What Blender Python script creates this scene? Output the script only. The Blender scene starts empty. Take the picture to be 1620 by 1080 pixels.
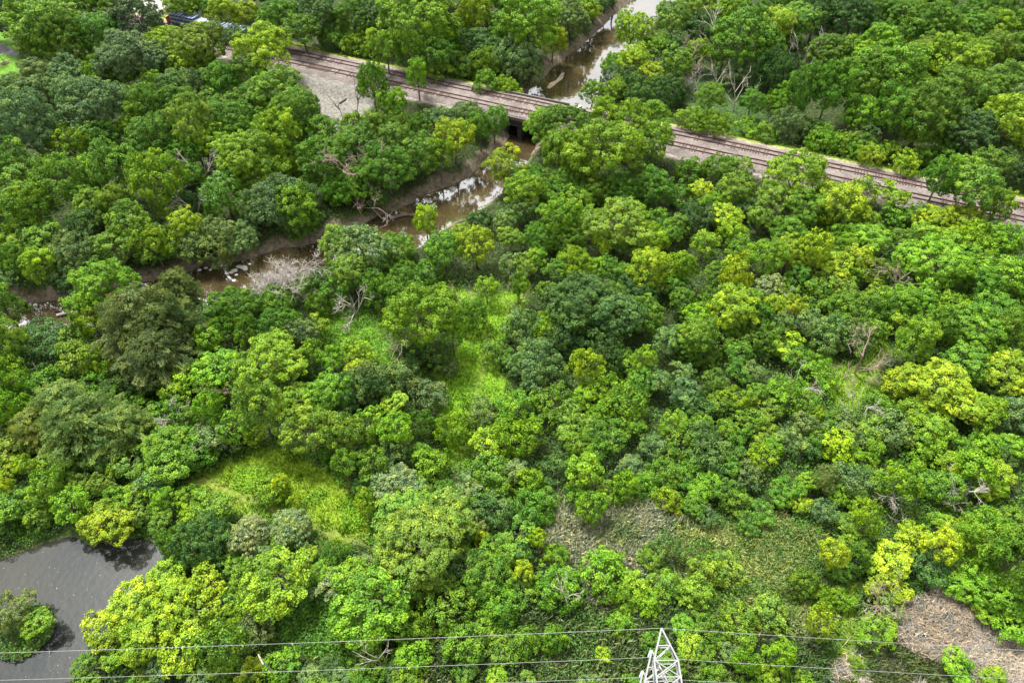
import bpy, math, random
import numpy as np
R = math.radians
rng = np.random.default_rng(11)
random.seed(5)
scene = bpy.context.scene
col = scene.collection

# ---------------------------------------------------------------- camera, sky, sun, exposure
H = 80.0; PITCH = R(47); SP, CP = math.sin(PITCH), math.cos(PITCH); FX = 1080.0
cam_d = bpy.data.cameras.new("camera"); cam = bpy.data.objects.new("camera", cam_d); col.objects.link(cam)
cam.location = (0, 0, H); cam.rotation_euler = (R(90) - PITCH, 0, 0)
cam_d.sensor_width = 36; cam_d.lens = 24; cam_d.clip_end = 9000
scene.camera = cam
SUN_EL, SUN_AZ = R(64), R(325)
w = bpy.data.worlds.new("World"); scene.world = w; w.use_nodes = True
nt = w.node_tree; bg = nt.nodes["Background"]
sky = nt.nodes.new("ShaderNodeTexSky"); sky.sky_type = 'NISHITA'; sky.sun_disc = False
sky.sun_elevation = SUN_EL; sky.sun_rotation = SUN_AZ; sky.dust_density = 4; sky.air_density = 1.0
hs = nt.nodes.new("ShaderNodeHueSaturation"); hs.inputs['Saturation'].default_value = 0.12
nt.links.new(sky.outputs[0], hs.inputs['Color']); nt.links.new(hs.outputs[0], bg.inputs[0])
bg.inputs[1].default_value = 0.15
sun_d = bpy.data.lights.new("sun", 'SUN'); sun_d.energy = 3.3; sun_d.angle = R(12); sun_d.color = (1, .97, .9)
sun = bpy.data.objects.new("sun", sun_d); col.objects.link(sun)
# light comes from azimuth (sin az, cos az)
sd = np.array([math.sin(SUN_AZ) * math.cos(SUN_EL), math.cos(SUN_AZ) * math.cos(SUN_EL), math.sin(SUN_EL)])
from mathutils import Vector, Matrix
sun.rotation_euler = Vector(sd).to_track_quat('Z', 'Y').to_euler()
scene.view_settings.view_transform = 'Standard'; scene.view_settings.look = 'None'
scene.view_settings.gamma = 1; scene.view_settings.exposure = 1.64
scene.cycles.max_bounces = 6; scene.cycles.diffuse_bounces = 3; scene.cycles.glossy_bounces = 3
scene.cycles.transmission_bounces = 3; scene.cycles.transparent_max_bounces = 4

# ---------------------------------------------------------------- helpers
def G(x, y, z0=0.0):
    """photo pixel -> world point on the plane z = z0"""
    x = np.asarray(x, float); y = np.asarray(y, float)
    t = (y - 540) / FX; z = (H - z0) / (SP + t * CP)
    return (x - 810) / FX * z, z * (CP - t * SP)
def depth_at(y, z0=0.0):
    return (H - z0) / (SP + (y - 540) / FX * CP)
def GP(pts, z0=0.0):
    p = np.array(pts, float); a, b = G(p[:, 0], p[:, 1], z0); return np.stack([a, b], 1)

def sdist(P, poly):
    """signed distance of points P (n,2) to a closed polygon: positive outside"""
    d = np.full(len(P), 1e9); inside = np.zeros(len(P), bool)
    n = len(poly)
    for i in range(n):
        a = poly[i]; b = poly[(i + 1) % n]; ab = b - a
        t = np.clip(((P - a) @ ab) / (ab @ ab + 1e-12), 0, 1)
        q = P - a - t[:, None] * ab
        d = np.minimum(d, (q * q).sum(1))
        c = ((a[1] > P[:, 1]) != (b[1] > P[:, 1]))
        with np.errstate(divide='ignore', invalid='ignore'):
            xi = (b[0] - a[0]) * (P[:, 1] - a[1]) / (b[1] - a[1]) + a[0]
        inside ^= c & (P[:, 0] < xi)
    d = np.sqrt(d); return np.where(inside, -d, d)
def sm(x, a, b):
    t = np.clip((x - a) / (b - a), 0, 1); return t * t * (3 - 2 * t)
_k = [(random.uniform(-1, 1), random.uniform(-1, 1), random.uniform(0, 6.3)) for _ in range(9)]
def wob(x, y, s):
    """cheap smooth noise -1..1, feature size about s metres"""
    r = 0
    for i, (a, b, c) in enumerate(_k):
        f = 2.2 / s * (0.5 + i * 0.22); n = math.hypot(a, b) + .01
        r = r + np.sin((a / n * x + b / n * y) * f + c + 1.3 * np.sin((b / n * x - a / n * y) * f * .7 + c * 2)) / 9
    return r * 1.9

def mesh_np(name, V, F, mat=None, attrs=None, smooth=False):
    V = np.asarray(V, np.float32); F = np.asarray(F, np.int32); k = F.shape[1]
    me = bpy.data.meshes.new(name)
    me.vertices.add(len(V)); me.vertices.foreach_set('co', V.ravel())
    me.loops.add(F.size); me.loops.foreach_set('vertex_index', F.ravel())
    me.polygons.add(len(F)); me.polygons.foreach_set('loop_start', np.arange(0, F.size, k, dtype=np.int32))
    me.polygons.foreach_set('use_smooth', np.full(len(F), smooth))
    if attrs:
        for an, (typ, dom, data) in attrs.items():
            a = me.attributes.new(an, typ, dom)
            a.data.foreach_set('color' if 'COLOR' in typ else 'value', np.asarray(data, np.float32).ravel())
    me.update(calc_edges=True)
    if mat: me.materials.append(mat)
    return me
def link(name, me, parent=None, loc=(0, 0, 0)):
    o = bpy.data.objects.new(name, me); col.objects.link(o); o.location = loc
    if parent: o.parent = parent
    return o
def tag(o, label=None, cat=None, group=None, kind=None):
    for k, v in (('label', label), ('category', cat), ('group', group), ('kind', kind)):
        if v: o[k] = v
    return o
class MB:
    """collects simple shapes into one mesh"""
    def __init__(s): s.v = []; s.f = []
    def add(s, vs, fs):
        n = len(s.v); s.v += [tuple(v) for v in vs]; s.f += [tuple(i + n for i in f) for f in fs]
    def box(s, c, size, rz=0):
        x, y, z = [k / 2 for k in size]; ca, sa = math.cos(rz), math.sin(rz)
        vs = []
        for a in (-x, x):
            for b in (-y, y):
                for d in (-z, z): vs.append((c[0] + a * ca - b * sa, c[1] + a * sa + b * ca, c[2] + d))
        s.add(vs, [(0, 1, 3, 2), (4, 6, 7, 5), (0, 4, 5, 1), (2, 3, 7, 6), (0, 2, 6, 4), (1, 5, 7, 3)])
    def tube(s, pts, rad, n=5, cap=True):
        pts = [Vector(p) for p in pts]
        if not isinstance(rad, (list, tuple)): rad = [rad] * len(pts)
        rings = []; vs = []; fs = []
        for i, p in enumerate(pts):
            d = (pts[min(i + 1, len(pts) - 1)] - pts[max(i - 1, 0)]).normalized()
            a = d.orthogonal().normalized() if i == 0 else (a - d * a.dot(d)).normalized()
            b = d.cross(a)
            for k in range(n):
                t = 2 * math.pi * k / n; vs.append(p + (a * math.cos(t) + b * math.sin(t)) * rad[i])
        for i in range(len(pts) - 1):
            for k in range(n):
                k2 = (k + 1) % n; fs.append((i * n + k, i * n + k2, (i + 1) * n + k2, (i + 1) * n + k))
        if cap: fs.append(tuple(range(n))[::-1]); fs.append(tuple((len(pts) - 1) * n + k for k in range(n)))
        s.add(vs, fs)
    def bar(s, a, b, wd):  s.tube([a, b], wd / 2 * 1.2, 4)
    def mesh(s, name, mat):
        me = bpy.data.meshes.new(name); me.from_pydata(s.v, [], s.f); me.materials.append(mat); me.update(); return me
    def build(s, name, mat, parent=None, loc=(0, 0, 0)): return link(name, s.mesh(name, mat), parent, loc)

# ---------------------------------------------------------------- materials
def mat_new(name):
    m = bpy.data.materials.new(name); m.use_nodes = True; nt = m.node_tree
    return m, nt, nt.nodes['Principled BSDF'], nt.nodes['Material Output']
def N(nt, typ, **kw):
    n = nt.nodes.new(typ)
    for k, v in kw.items(): setattr(n, k, v)
    return n
def noise(nt, scale, detail=4, coord=None):
    n = N(nt, 'ShaderNodeTexNoise'); n.inputs['Scale'].default_value = scale; n.inputs['Detail'].default_value = detail
    if coord: nt.links.new(coord, n.inputs['Vector'])
    return n
def simple(name, c, rough=.7, var=.25, scale=3.0, metal=0, spec=.3, c2=None):
    m, nt, b, out = mat_new(name)
    g = N(nt, 'ShaderNodeNewGeometry'); n = noise(nt, scale, 5, g.outputs['Position'])
    mx = N(nt, 'ShaderNodeMix', data_type='RGBA')
    mx.inputs[6].default_value = (*[k * (1 - var) for k in c], 1)
    mx.inputs[7].default_value = (*(c2 or [min(1, k * (1 + var)) for k in c]), 1)
    nt.links.new(n.outputs[0], mx.inputs[0]); nt.links.new(mx.outputs[2], b.inputs['Base Color'])
    b.inputs['Roughness'].default_value = rough; b.inputs['Metallic'].default_value = metal
    b.inputs['Specular IOR Level'].default_value = spec
    return m
def leaf_mat(name, source, transl=.2):
    m, nt, b, out = mat_new(name)
    if source == 'object':
        oi = N(nt, 'ShaderNodeObjectInfo'); src = oi.outputs['Color']
    else:
        at = N(nt, 'ShaderNodeAttribute', attribute_name='col'); src = at.outputs['Color']
    ti = N(nt, 'ShaderNodeAttribute', attribute_name='tint')
    # leaf-to-leaf variation: older darker bluish leaves to younger yellowish ones
    mul = N(nt, 'ShaderNodeMix', data_type='RGBA', blend_type='MULTIPLY'); mul.inputs[0].default_value = 1
    ramp = N(nt, 'ShaderNodeValToRGB'); e = ramp.color_ramp.elements
    e[0].position = 0; e[0].color = (.45, .55, .55, 1); e[1].position = 1; e[1].color = (1.6, 1.4, 1.0, 1)
    e2 = ramp.color_ramp.elements.new(.5); e2.color = (.92, .95, .95, 1)
    nt.links.new(ti.outputs['Fac'], ramp.inputs[0]); nt.links.new(src, mul.inputs[6]); nt.links.new(ramp.outputs[0], mul.inputs[7])
    # patches of yellower and duller leaves inside every crown
    gp = N(nt, 'ShaderNodeNewGeometry'); nz = noise(nt, .55, 3, gp.outputs['Position']); r2 = N(nt, 'ShaderNodeValToRGB'); q = r2.color_ramp.elements
    ob = source == 'object'; q[0].position = .36; q[0].color = (.80, .88, 1.05, 1) if ob else (.9, .95, .97, 1); q[1].position = .66; q[1].color = (1.28, 1.12, .92, 1) if ob else (1.1, 1.07, 1, 1)
    m2 = N(nt, 'ShaderNodeMix', data_type='RGBA', blend_type='MULTIPLY'); m2.inputs[0].default_value = 1
    nt.links.new(nz.outputs[0], r2.inputs[0]); nt.links.new(mul.outputs[2], m2.inputs[6]); nt.links.new(r2.outputs[0], m2.inputs[7]); mul = m2
    nt.links.new(mul.outputs[2], b.inputs['Base Color'])
    b.inputs['Roughness'].default_value = .5; b.inputs['Specular IOR Level'].default_value = .2
    tr = N(nt, 'ShaderNodeBsdfTranslucent'); nt.links.new(mul.outputs[2], tr.inputs['Color'])
    ms = N(nt, 'ShaderNodeMixShader'); ms.inputs[0].default_value = transl
    nt.links.new(b.outputs[0], ms.inputs[1]); nt.links.new(tr.outputs[0], ms.inputs[2]); nt.links.new(ms.outputs[0], out.inputs[0])
    return m
M_leaf = leaf_mat('foliage', 'object'); M_weed = leaf_mat('ground_foliage', 'attr')
M_bark = simple('bark', (.10, .08, .06), .9, .4, 6)
M_dead = simple('bare_wood', (.24, .215, .19), .85, .35, 4)
M_dark_dead = simple('dark_wood', (.10, .08, .07), .9, .35, 4)
M_pale = simple('pale_bare_wood', (.36, .32, .27), .85, .3, 4)
M_pinkdead = simple('reddish_bare_wood', (.20, .145, .12), .85, .35, 4)
M_rail = simple('rusty_rail', (.075, .035, .028), .55, .4, 2, spec=.4)
M_tie = simple('sleeper_wood', (.055, .036, .03), .9, .5, 5)
M_steel = simple('galvanised_steel', (.15, .152, .155), .55, .12, 3, metal=.25, spec=.5)
M_wire = simple('aluminium_wire', (.19, .19, .19), .6, .1, 3, metal=0)
M_conc = simple('weathered_concrete', (.30, .27, .24), .9, .35, 1.2)
M_par = simple('stained_timber_edge', (.10, .085, .075), .9, .4, 1.5)
M_girder = simple('bridge_girder', (.03, .025, .025), .8, .4, 2)
M_blue = simple('blue_paint', (.02, .045, .14), .5, .25, 2, spec=.5)
M_white = simple('white_paint', (.26, .28, .31), .5, .15, 2)
M_orange = simple('orange_paint', (.45, .14, .03), .5, .3, 2)
M_carbody = simple('dark_freight_paint', (.05, .035, .03), .7, .4, 2)
M_stone = simple('pale_stone', (.42, .41, .38), .8, .2, 3)
M_glassins = simple('porcelain', (.30, .33, .33), .3, .1, 3)

# ---------------------------------------------------------------- layout polygons (photo pixels -> ground)
ZW = -2.4; ZP = -1.3
river_px = [(1040,-60),(1000,2),(965,28),(933,62),(893,92),(853,127),(832,150),(795,183),(806,215),(783,243),(735,283),(664,312),(618,336),
 (573,354),(520,376),(443,396),(393,409),(320,422),(240,443),(160,461),(60,478),(-60,490),(-250,505),
 (-250,545),(-60,532),(0,524),(100,516),(200,507),(300,496),(350,482),(400,462),(480,434),(560,408),(640,402),(685,382),(718,354),
 (764,328),(805,302),(835,250),(862,215),(905,190),(945,165),(965,125),(995,85),(1025,45),(1070,10),(1120,-60)]
RIV = GP(river_px, ZW)
pond_px = [(-150,885),(0,886),(30,874),(80,853),(115,846),(140,860),(225,850),(250,865),(262,880),(245,905),(238,922),(212,948),(190,975),
 (160,1010),(132,1040),(112,1080),(90,1130),(60,1200),(-300,1200),(-300,885)]
POND = GP(pond_px, ZP)
ISL = np.array(GP([(40, 1000)], ZP)[0])
RA = lambda X: 149.0 - .432 * X        # far track centre
RS = -.432; RC = 1 / math.hypot(1, RS) # direction cosine
RD = np.array([RC, RS * RC]); RN = np.array([-RS * RC, RC])
RO = np.array([0, 149.0])              # a point of far track; near track is 4.6 m nearer
def rail_off(P): return (P - RO) @ RN  # + beyond far track
zones = {k: GP(v, z) for k, z, v in [
 ('clear1', 0, [(700,445),(760,470),(835,462),(822,500),(788,560),(800,625),(775,660),(745,700),(738,740),(705,735),(700,690),(700,640),(682,600),(705,575),(735,545),(740,500),(715,470)]),
 ('clear2', 0, [(485,470),(540,480),(600,500),(618,560),(690,600),(700,640),(640,610),(560,560),(500,530)]),
 ('clear3', 0, [(1270,530),(1310,565),(1350,580),(1395,535),(1412,555),(1392,605),(1350,645),(1320,645),(1300,600)]),
 ('clear4', 0, [(290,770),(350,735),(420,700),(470,715),(540,760),(590,800),(595,865),(540,862),(440,830),(350,800)]),
 ('clear5', 0, [(420,985),(500,930),(560,930),(570,1010),(530,1040),(430,1050)]),
 ('pondB', 0, [(-80,800),(120,785),(260,800),(300,880),(262,872),(140,852),(60,850),(-80,884)]),
 ('gully', 0, [(715,420),(750,405),(765,440),(745,460)]),
 ('gapR', 0, [(1360,850),(1400,800),(1470,785),(1620,800),(1620,825),(1500,812),(1420,830),(1375,870)]),
 ('pathR', 0, [(1335,920),(1362,925),(1352,1000),(1345,1100),(1300,1100),(1322,1010)]),
 ('dry', 0, [(1360,1100),(1375,1040),(1430,970),(1500,945),(1560,955),(1640,1010),(1640,1100)]),
 ('reedT', 0, [(840,810),(880,790),(960,800),(1000,795),(1060,830),(1050,900),(960,925),(880,905),(830,870)]),
 ('reedG', 0, [(1050,830),(1290,835),(1310,900),(1290,990),(1080,1010),(1040,920)]),
 ('reedD', 0, [(680,985),(830,905),(1050,920),(1100,1000),(1290,990),(1300,1100),(640,1100)]),
 ('reedL', 0, [(110,1100),(150,1035),(300,1040),(520,1060),(560,1100)]),
 ('lot', 0.5, [(452,104),(475,122),(560,138),(590,165),(570,190),(548,206),(515,215),(500,190),(505,165),(480,150),(450,130)]),
 ('yard', 0.5, [(160,-60),(170,6),(195,20),(250,26),(275,12),(250,-4),(230,-60)]),
 ('lawn', 0, [(-200,40),(5,50),(28,78),(32,110),(22,128),(-5,140),(-200,190)]),
 ('asph', 0, [(-200,35),(0,71),(18,78),(30,86),(28,93),(10,88),(-200,60)]),
 ('brush', 0, [(1085,110),(1150,120),(1215,150),(1200,215),(1130,215),(1085,180)]),
 ('bankG', -1.5, [(540,362),(545,348),(600,325),(640,318),(625,335),(580,352)]),
]}
dirt_lines = [(GP([(318,762),(380,785),(440,812),(520,845),(600,868)]), 1.6), (GP([(775,530),(768,580),(755,610),(750,640)]), .8),
              (GP([(1345,640),(1340,610),(1352,595),(1385,600),(1398,555)]), .9), (GP([(150,760),(230,775),(300,780)]), 1.2),
              (GP([(735,700),(715,760),(690,800)]), 1.0)]
def dline(P, L):
    d = np.full(len(P), 1e9)
    for a, b in zip(L[:-1], L[1:]):
        ab = b - a; t = np.clip(((P - a) @ ab) / (ab @ ab), 0, 1); q = P - a - t[:, None] * ab
        d = np.minimum(d, np.sqrt((q * q).sum(1)))
    return d
def height(P, raw=False):
    P = np.atleast_2d(P); x, y = P[:, 0], P[:, 1]
    z = .35 * wob(x, y, 22) + .12 * wob(x + 40, y, 5)
    z = z + 1.0 * sm(y, 150, 230)
    # railway embankment, interrupted at the river
    dr = sdist(P, RIV) + .8 * wob(x, y, 4)
    ro = np.abs(rail_off(P) + 2.3)
    near = rail_off(P) < -2.3
    emb = 1 - sm(ro, 6.9, 10.5)
    lot = sm(-sdist(P, zones['lot']), -2, 1)
    z = z * (1 - np.maximum(emb, lot)) + emb * 2.0 + lot * .5 * (1 - emb)
    bank = np.interp(dr, [-6, -2, 0, .8, 1.8, 4.0], [ZW - 1.5, ZW - 1, ZW, ZW + .9, ZW + 1.5, 0])
    t = sm(dr, 1.0, 8.0)
    z = np.where(dr < 4.0, np.minimum(z, bank + np.maximum(0, z) * t), z)
    dp = sdist(P, POND) + .35 * wob(x, y, 2.5)
    zb = np.interp(dp, [-4, 0, .8, 4], [ZP - 1.4, ZP, ZP + .45, 0])
    z = np.where(dp < 4, np.minimum(z, zb + np.maximum(0, z) * sm(dp, 1, 4)), z)
    di = np.hypot(P[:, 0] - ISL[0], P[:, 1] - ISL[1]) + .3 * wob(x, y, 2)
    z = np.where(di < 5, np.maximum(z, np.interp(di, [0, 2.4, 3.6, 5], [ZP + .7, ZP + .4, ZP - .25, ZP - 1.4])), z)
    return z

# ---------------------------------------------------------------- ground: one sheet to the horizon
ext = [340, 420, 560, 800, 1300, 2200, 3500]
gx = np.concatenate([[-e for e in ext[::-1]], np.arange(-260, 260.1, .85), ext])
gy = np.concatenate([[-3500, -2000, -1000, -400, -150, -60], np.arange(-12, 330.1, .85), [360, 420, 560, 900, 1500, 2500, 4500]])
XX, YY = np.meshgrid(gx, gy); P = np.stack([XX.ravel(), YY.ravel()], 1)
Z = height(P)
nx, ny = len(gx), len(gy)
idx = np.arange(nx * ny).reshape(ny, nx)
Fq = np.stack([idx[:-1, :-1], idx[:-1, 1:], idx[1:, 1:], idx[1:, :-1]], -1).reshape(-1, 4)
x, y = P[:, 0], P[:, 1]
base = np.tile(np.array([.022, .030, .010]), (len(P), 1))           # dark litter and moss
def blend(base, m, c): return base * (1 - m[:, None]) + np.array(c) * m[:, None]
wn = wob(x, y, 3)
base = blend(base, sm(wn, -.3, .6) * .6, (.035, .05, .012))
for k, c in (('clear1', (.10, .19, .010)), ('clear2', (.07, .15, .010)), ('clear3', (.09, .16, .010)), ('clear4', (.11, .17, .010)), ('clear5', (.05, .13, .01)),
             ('pathR', (.085, .13, .02)), ('reedT', (.06, .06, .03)), ('reedG', (.05, .065, .02)), ('reedD', (.04, .05, .022)), ('reedL', (.05, .05, .03)),
             ('brush', (.035, .065, .018)), ('gapR', (.045, .06, .02))):
    base = blend(base, sm(-sdist(P, zones[k]) + .7 * wn, -1, 1), c)
for L, wd in dirt_lines:
    base = blend(base, (1 - sm(dline(P, L) + .35 * wn, wd * .4, wd * .9)) * .4, (.085, .075, .032))
base = blend(base, sm(-sdist(P, zones['dry']) + 2 * wn, -1.5, 1.5) * .8, (.15, .13, .105))
dr = sdist(P, RIV)
base = blend(base, 1 - sm(dr + .8 * wn, 1.1, 2.1), (.13, .105, .075))
dp = sdist(P, POND); base = blend(base, 1 - sm(dp + .4 * wn, .3, 1.0), (.05, .07, .02))
ro = rail_off(P) + 2.3
base = blend(base, (1 - sm(ro + .5 * wn, 9.8, 11.2)) * sm(ro, 5.5, 6.6) * sm(dr, 1, 5), (.17, .21, .03))
base = blend(base, (1 - sm(np.abs(ro) + .3 * wn, 6.0, 6.8)) * sm(dr, -1, 2), (.18, .15, .135))
base = blend(base, sm(-sdist(P, zones['lot']) + .4 * wn, -.6, .3), (.125, .118, .102))
base = blend(base, sm(-sdist(P, zones['yard']), -.6, .6), (.24, .225, .20))
base = blend(base, sm(-sdist(P, zones['lawn']), -.6, .6), (.075, .165, .014))
base = blend(base, sm(-sdist(P, zones['asph']), -.4, .4), (.12, .115, .12))
rgba = np.concatenate([base, np.ones((len(P), 1))], 1)
m, nt, b, out = mat_new('ground_soil')
at = N(nt, 'ShaderNodeAttribute', attribute_name='col'); geo = N(nt, 'ShaderNodeNewGeometry')
n1 = noise(nt, 1.6, 8, geo.outputs['Position']); n2 = noise(nt, 9, 4, geo.outputs['Position'])
mp = N(nt, 'ShaderNodeMapRange'); mp.inputs[1].default_value = .3; mp.inputs[2].default_value = .7; mp.inputs[3].default_value = .55; mp.inputs[4].default_value = 1.4
nt.links.new(n1.outputs[0], mp.inputs[0])
mp2 = N(nt, 'ShaderNodeMapRange'); mp2.inputs[1].default_value = .3; mp2.inputs[2].default_value = .7; mp2.inputs[3].default_value = .6; mp2.inputs[4].default_value = 1.35
nt.links.new(n2.outputs[0], mp2.inputs[0])
ml = N(nt, 'ShaderNodeMath', operation='MULTIPLY'); nt.links.new(mp.outputs[0], ml.inputs[0]); nt.links.new(mp2.outputs[0], ml.inputs[1])
vm = N(nt, 'ShaderNodeVectorMath', operation='SCALE'); nt.links.new(at.outputs['Color'], vm.inputs[0]); nt.links.new(ml.outputs[0], vm.inputs['Scale'])
nt.links.new(vm.outputs[0], b.inputs['Base Color']); b.inputs['Roughness'].default_value = .95; b.inputs['Specular IOR Level'].default_value = .15
bp = N(nt, 'ShaderNodeBump'); bp.inputs['Strength'].default_value = .6; bp.inputs['Distance'].default_value = .15
nt.links.new(n2.outputs[0], bp.inputs['Height']); nt.links.new(bp.outputs[0], b.inputs['Normal'])
g = link('ground', mesh_np('ground', np.stack([x, y, Z], 1), Fq, m, {'col': ('FLOAT_COLOR', 'POINT', rgba)}, True)); tag(g, kind='structure')

# ---------------------------------------------------------------- water
def grid_sheet(name, poly, z, step, grow, mat):
    lo = poly.min(0) - 3; hi = poly.max(0) + 3; lo = np.maximum(lo, (-330, -40)); hi = np.minimum(hi, (330, 400))
    ax = np.arange(lo[0], hi[0] + step, step); ay = np.arange(lo[1], hi[1] + step, step)
    A, B = np.meshgrid(ax, ay); Q = np.stack([A.ravel(), B.ravel()], 1); d = sdist(Q, poly)
    id_ = np.arange(len(Q)).reshape(len(ay), len(ax))
    F = np.stack([id_[:-1, :-1], id_[:-1, 1:], id_[1:, 1:], id_[1:, :-1]], -1).reshape(-1, 4)
    F = F[(d[F].min(1) < grow)]
    used = np.unique(F); mp_ = np.zeros(len(Q), int); mp_[used] = np.arange(len(used))
    V = np.concatenate([Q[used], np.full((len(used), 1), z)], 1)
    return tag(link(name, mesh_np(name, V, mp_[F], mat, None, True)), kind='structure')
def water_mat(name, c1, c2, scale, refl, bump=.02):
    m, nt, b, out = mat_new(name)
    g = N(nt, 'ShaderNodeNewGeometry'); n = noise(nt, scale, 6, g.outputs['Position'])
    rp = N(nt, 'ShaderNodeValToRGB'); rp.color_ramp.elements[0].position = .35; rp.color_ramp.elements[1].position = .68
    rp.color_ramp.elements[0].color = (*c1, 1); rp.color_ramp.elements[1].color = (*c2, 1)
    nt.links.new(n.outputs[0], rp.inputs[0]); nt.links.new(rp.outputs[0], b.inputs['Base Color'])
    b.inputs['Roughness'].default_value = .04; b.inputs['IOR'].default_value = refl
    n2 = noise(nt, 1.3, 3, g.outputs['Position']); bp = N(nt, 'ShaderNodeBump'); bp.inputs['Strength'].default_value = .5; bp.inputs['Distance'].default_value = bump
    nt.links.new(n2.outputs[0], bp.inputs['Height']); nt.links.new(bp.outputs[0], b.inputs['Normal'])
    return m
M_river = water_mat('river_water', (.026, .019, .009), (.06, .044, .02), .22, 2.8)
M_pond = water_mat('pond_water', (.008, .011, .010), (.026, .024, .017), .07, 1.34, .05)
grid_sheet('river_water', RIV, ZW, 2.0, 2.5, M_river)
grid_sheet('pond_water', POND, ZP, 1.5, 2.0, M_pond)

# ---------------------------------------------------------------- railway
def rp_(s, off, z):   # along-track distance s, offset from far track centre
    q = RO + RD * s + RN * off; return (q[0], q[1], z)
S0, S1 = -260, 200
prof = [(-9.6, 1.2), (-7.6, 2.05), (-6.9, 2.50), (-5.9, 2.74), (-3.3, 2.74), (-2.6, 2.56), (-2.0, 2.56), (-1.3, 2.74), (1.3, 2.74), (2.3, 2.45), (3.4, 2.0), (4.2, 1.5)]
ss = np.arange(S0, S1, .8); V = []
for s in ss:
    for k, (o, z) in enumerate(prof):
        q = RO + RD * s + RN * (o + (.25 * math.sin(s * 1.3 + k) * (k in (0, 1, 10, 11))))
        V.append((q[0], q[1], z + random.uniform(-.03, .03)))
V = np.array(V); n = len(prof); ii = np.arange(len(ss) * n).reshape(len(ss), n)
F = np.stack([ii[:-1, :-1], ii[1:, :-1], ii[1:, 1:], ii[:-1, 1:]], -1).reshape(-1, 4)
# the outermost shoulder rows stop at the river, where the deck carries the bed
cen = V[F].mean(1); dR = sdist(cen[:, :2], RIV)
colidx = np.tile(np.arange(n - 1), len(ss) - 1)
F = F[~((dR < 1.5) & ((colidx < 2) | (colidx > 8)))]
m, nt, b, out = mat_new('ballast_stone')
g_ = N(nt, 'ShaderNodeNewGeometry'); n1 = noise(nt, .35, 6, g_.outputs['Position']); v1 = N(nt, 'ShaderNodeTexVoronoi'); v1.inputs['Scale'].default_value = 4.5
nt.links.new(g_.outputs['Position'], v1.inputs['Vector'])
rp1 = N(nt, 'ShaderNodeValToRGB'); rp1.color_ramp.elements[0].color = (.078, .064, .057, 1); rp1.color_ramp.elements[1].color = (.152, .125, .112, 1)
rp1.color_ramp.elements[0].position = .3; rp1.color_ramp.elements[1].position = .7
nt.links.new(n1.outputs[0], rp1.inputs[0])
mm = N(nt, 'ShaderNodeMix', data_type='RGBA', blend_type='MULTIPLY'); mm.inputs[0].default_value = .75
nt.links.new(rp1.outputs[0], mm.inputs[6]); bw = N(nt, 'ShaderNodeSeparateColor'); nt.links.new(v1.outputs['Color'], bw.inputs[0])
mr = N(nt, 'ShaderNodeMapRange'); mr.inputs[3].default_value = .5; mr.inputs[4].default_value = 1.3; nt.links.new(bw.outputs[0], mr.inputs[0])
nt.links.new(mr.outputs[0], mm.inputs[7]); nt.links.new(mm.outputs[2], b.inputs['Base Color']); b.inputs['Roughness'].default_value = .95
bp = N(nt, 'ShaderNodeBump'); bp.inputs['Distance'].default_value = .08; nt.links.new(v1.outputs[0], bp.inputs['Height']); nt.links.new(bp.outputs[0], b.inputs['Normal'])
tag(link('ballast_path', mesh_np('ballast_path', V, F, m, None, True)), kind='structure')
for off, nm in ((0, 'far'), (-4.6, 'near')):
    root = link('railway_track', None); root.location = rp_(0, off, 0)
    tag(root, f"rusty railway track on pinkish ballast, the {'upper' if nm=='far' else 'lower'} of the two crossing the bridge", 'railway track', 'two parallel railway tracks')
    o0 = np.array(rp_(0, off, 0))
    for sgn in (-1, 1):
        mb = MB(); a = np.array(rp_(S0, off + sgn * .76, 2.90)) - o0; c = np.array(rp_(S1, off + sgn * .76, 2.90)) - o0
        cc = (a + c) / 2
        mb.box(cc, (S1 - S0, .15, .17), math.atan2(RD[1], RD[0])); mb.box(cc - (0, 0, .11), (S1 - S0, .26, .04), math.atan2(RD[1], RD[0]))
        mb.build('rail', M_rail, root)
    # sleepers: some stand proud of the ballast in runs, most are half buried
    s = S0; ties = []; run = 0; ph = random.random() * 9
    while s < S1:
        v = math.sin(s * .22 + ph) + math.sin(s * .61 + ph * 3) + random.uniform(-1.6, 1.6)
        if v > .35: ties.append((s, random.uniform(0, .03)))
        s += .56
    tm = MB(); tm.box((0, 0, 0), (.26, 2.75, .16), math.atan2(RD[1], RD[0])); tme = tm.mesh('sleeper', M_tie)
    mid = sorted(ties, key=lambda q: abs(q[0] - 10)); near_t, rest = mid[:99], mid[99:]
    for s_, dz in near_t:
        o = link('sleeper', tme, root); q = np.array(rp_(s_, off, 2.74 + dz)) - o0; o.location = q
    mb = MB()
    for s_, dz in rest: mb.box(np.array(rp_(s_, off, 2.74 + dz)) - o0, (.26, 2.75, .16), math.atan2(RD[1], RD[0]))
    o = mb.build('sleepers', M_tie, root); o['kind'] = 'stuff'
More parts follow.
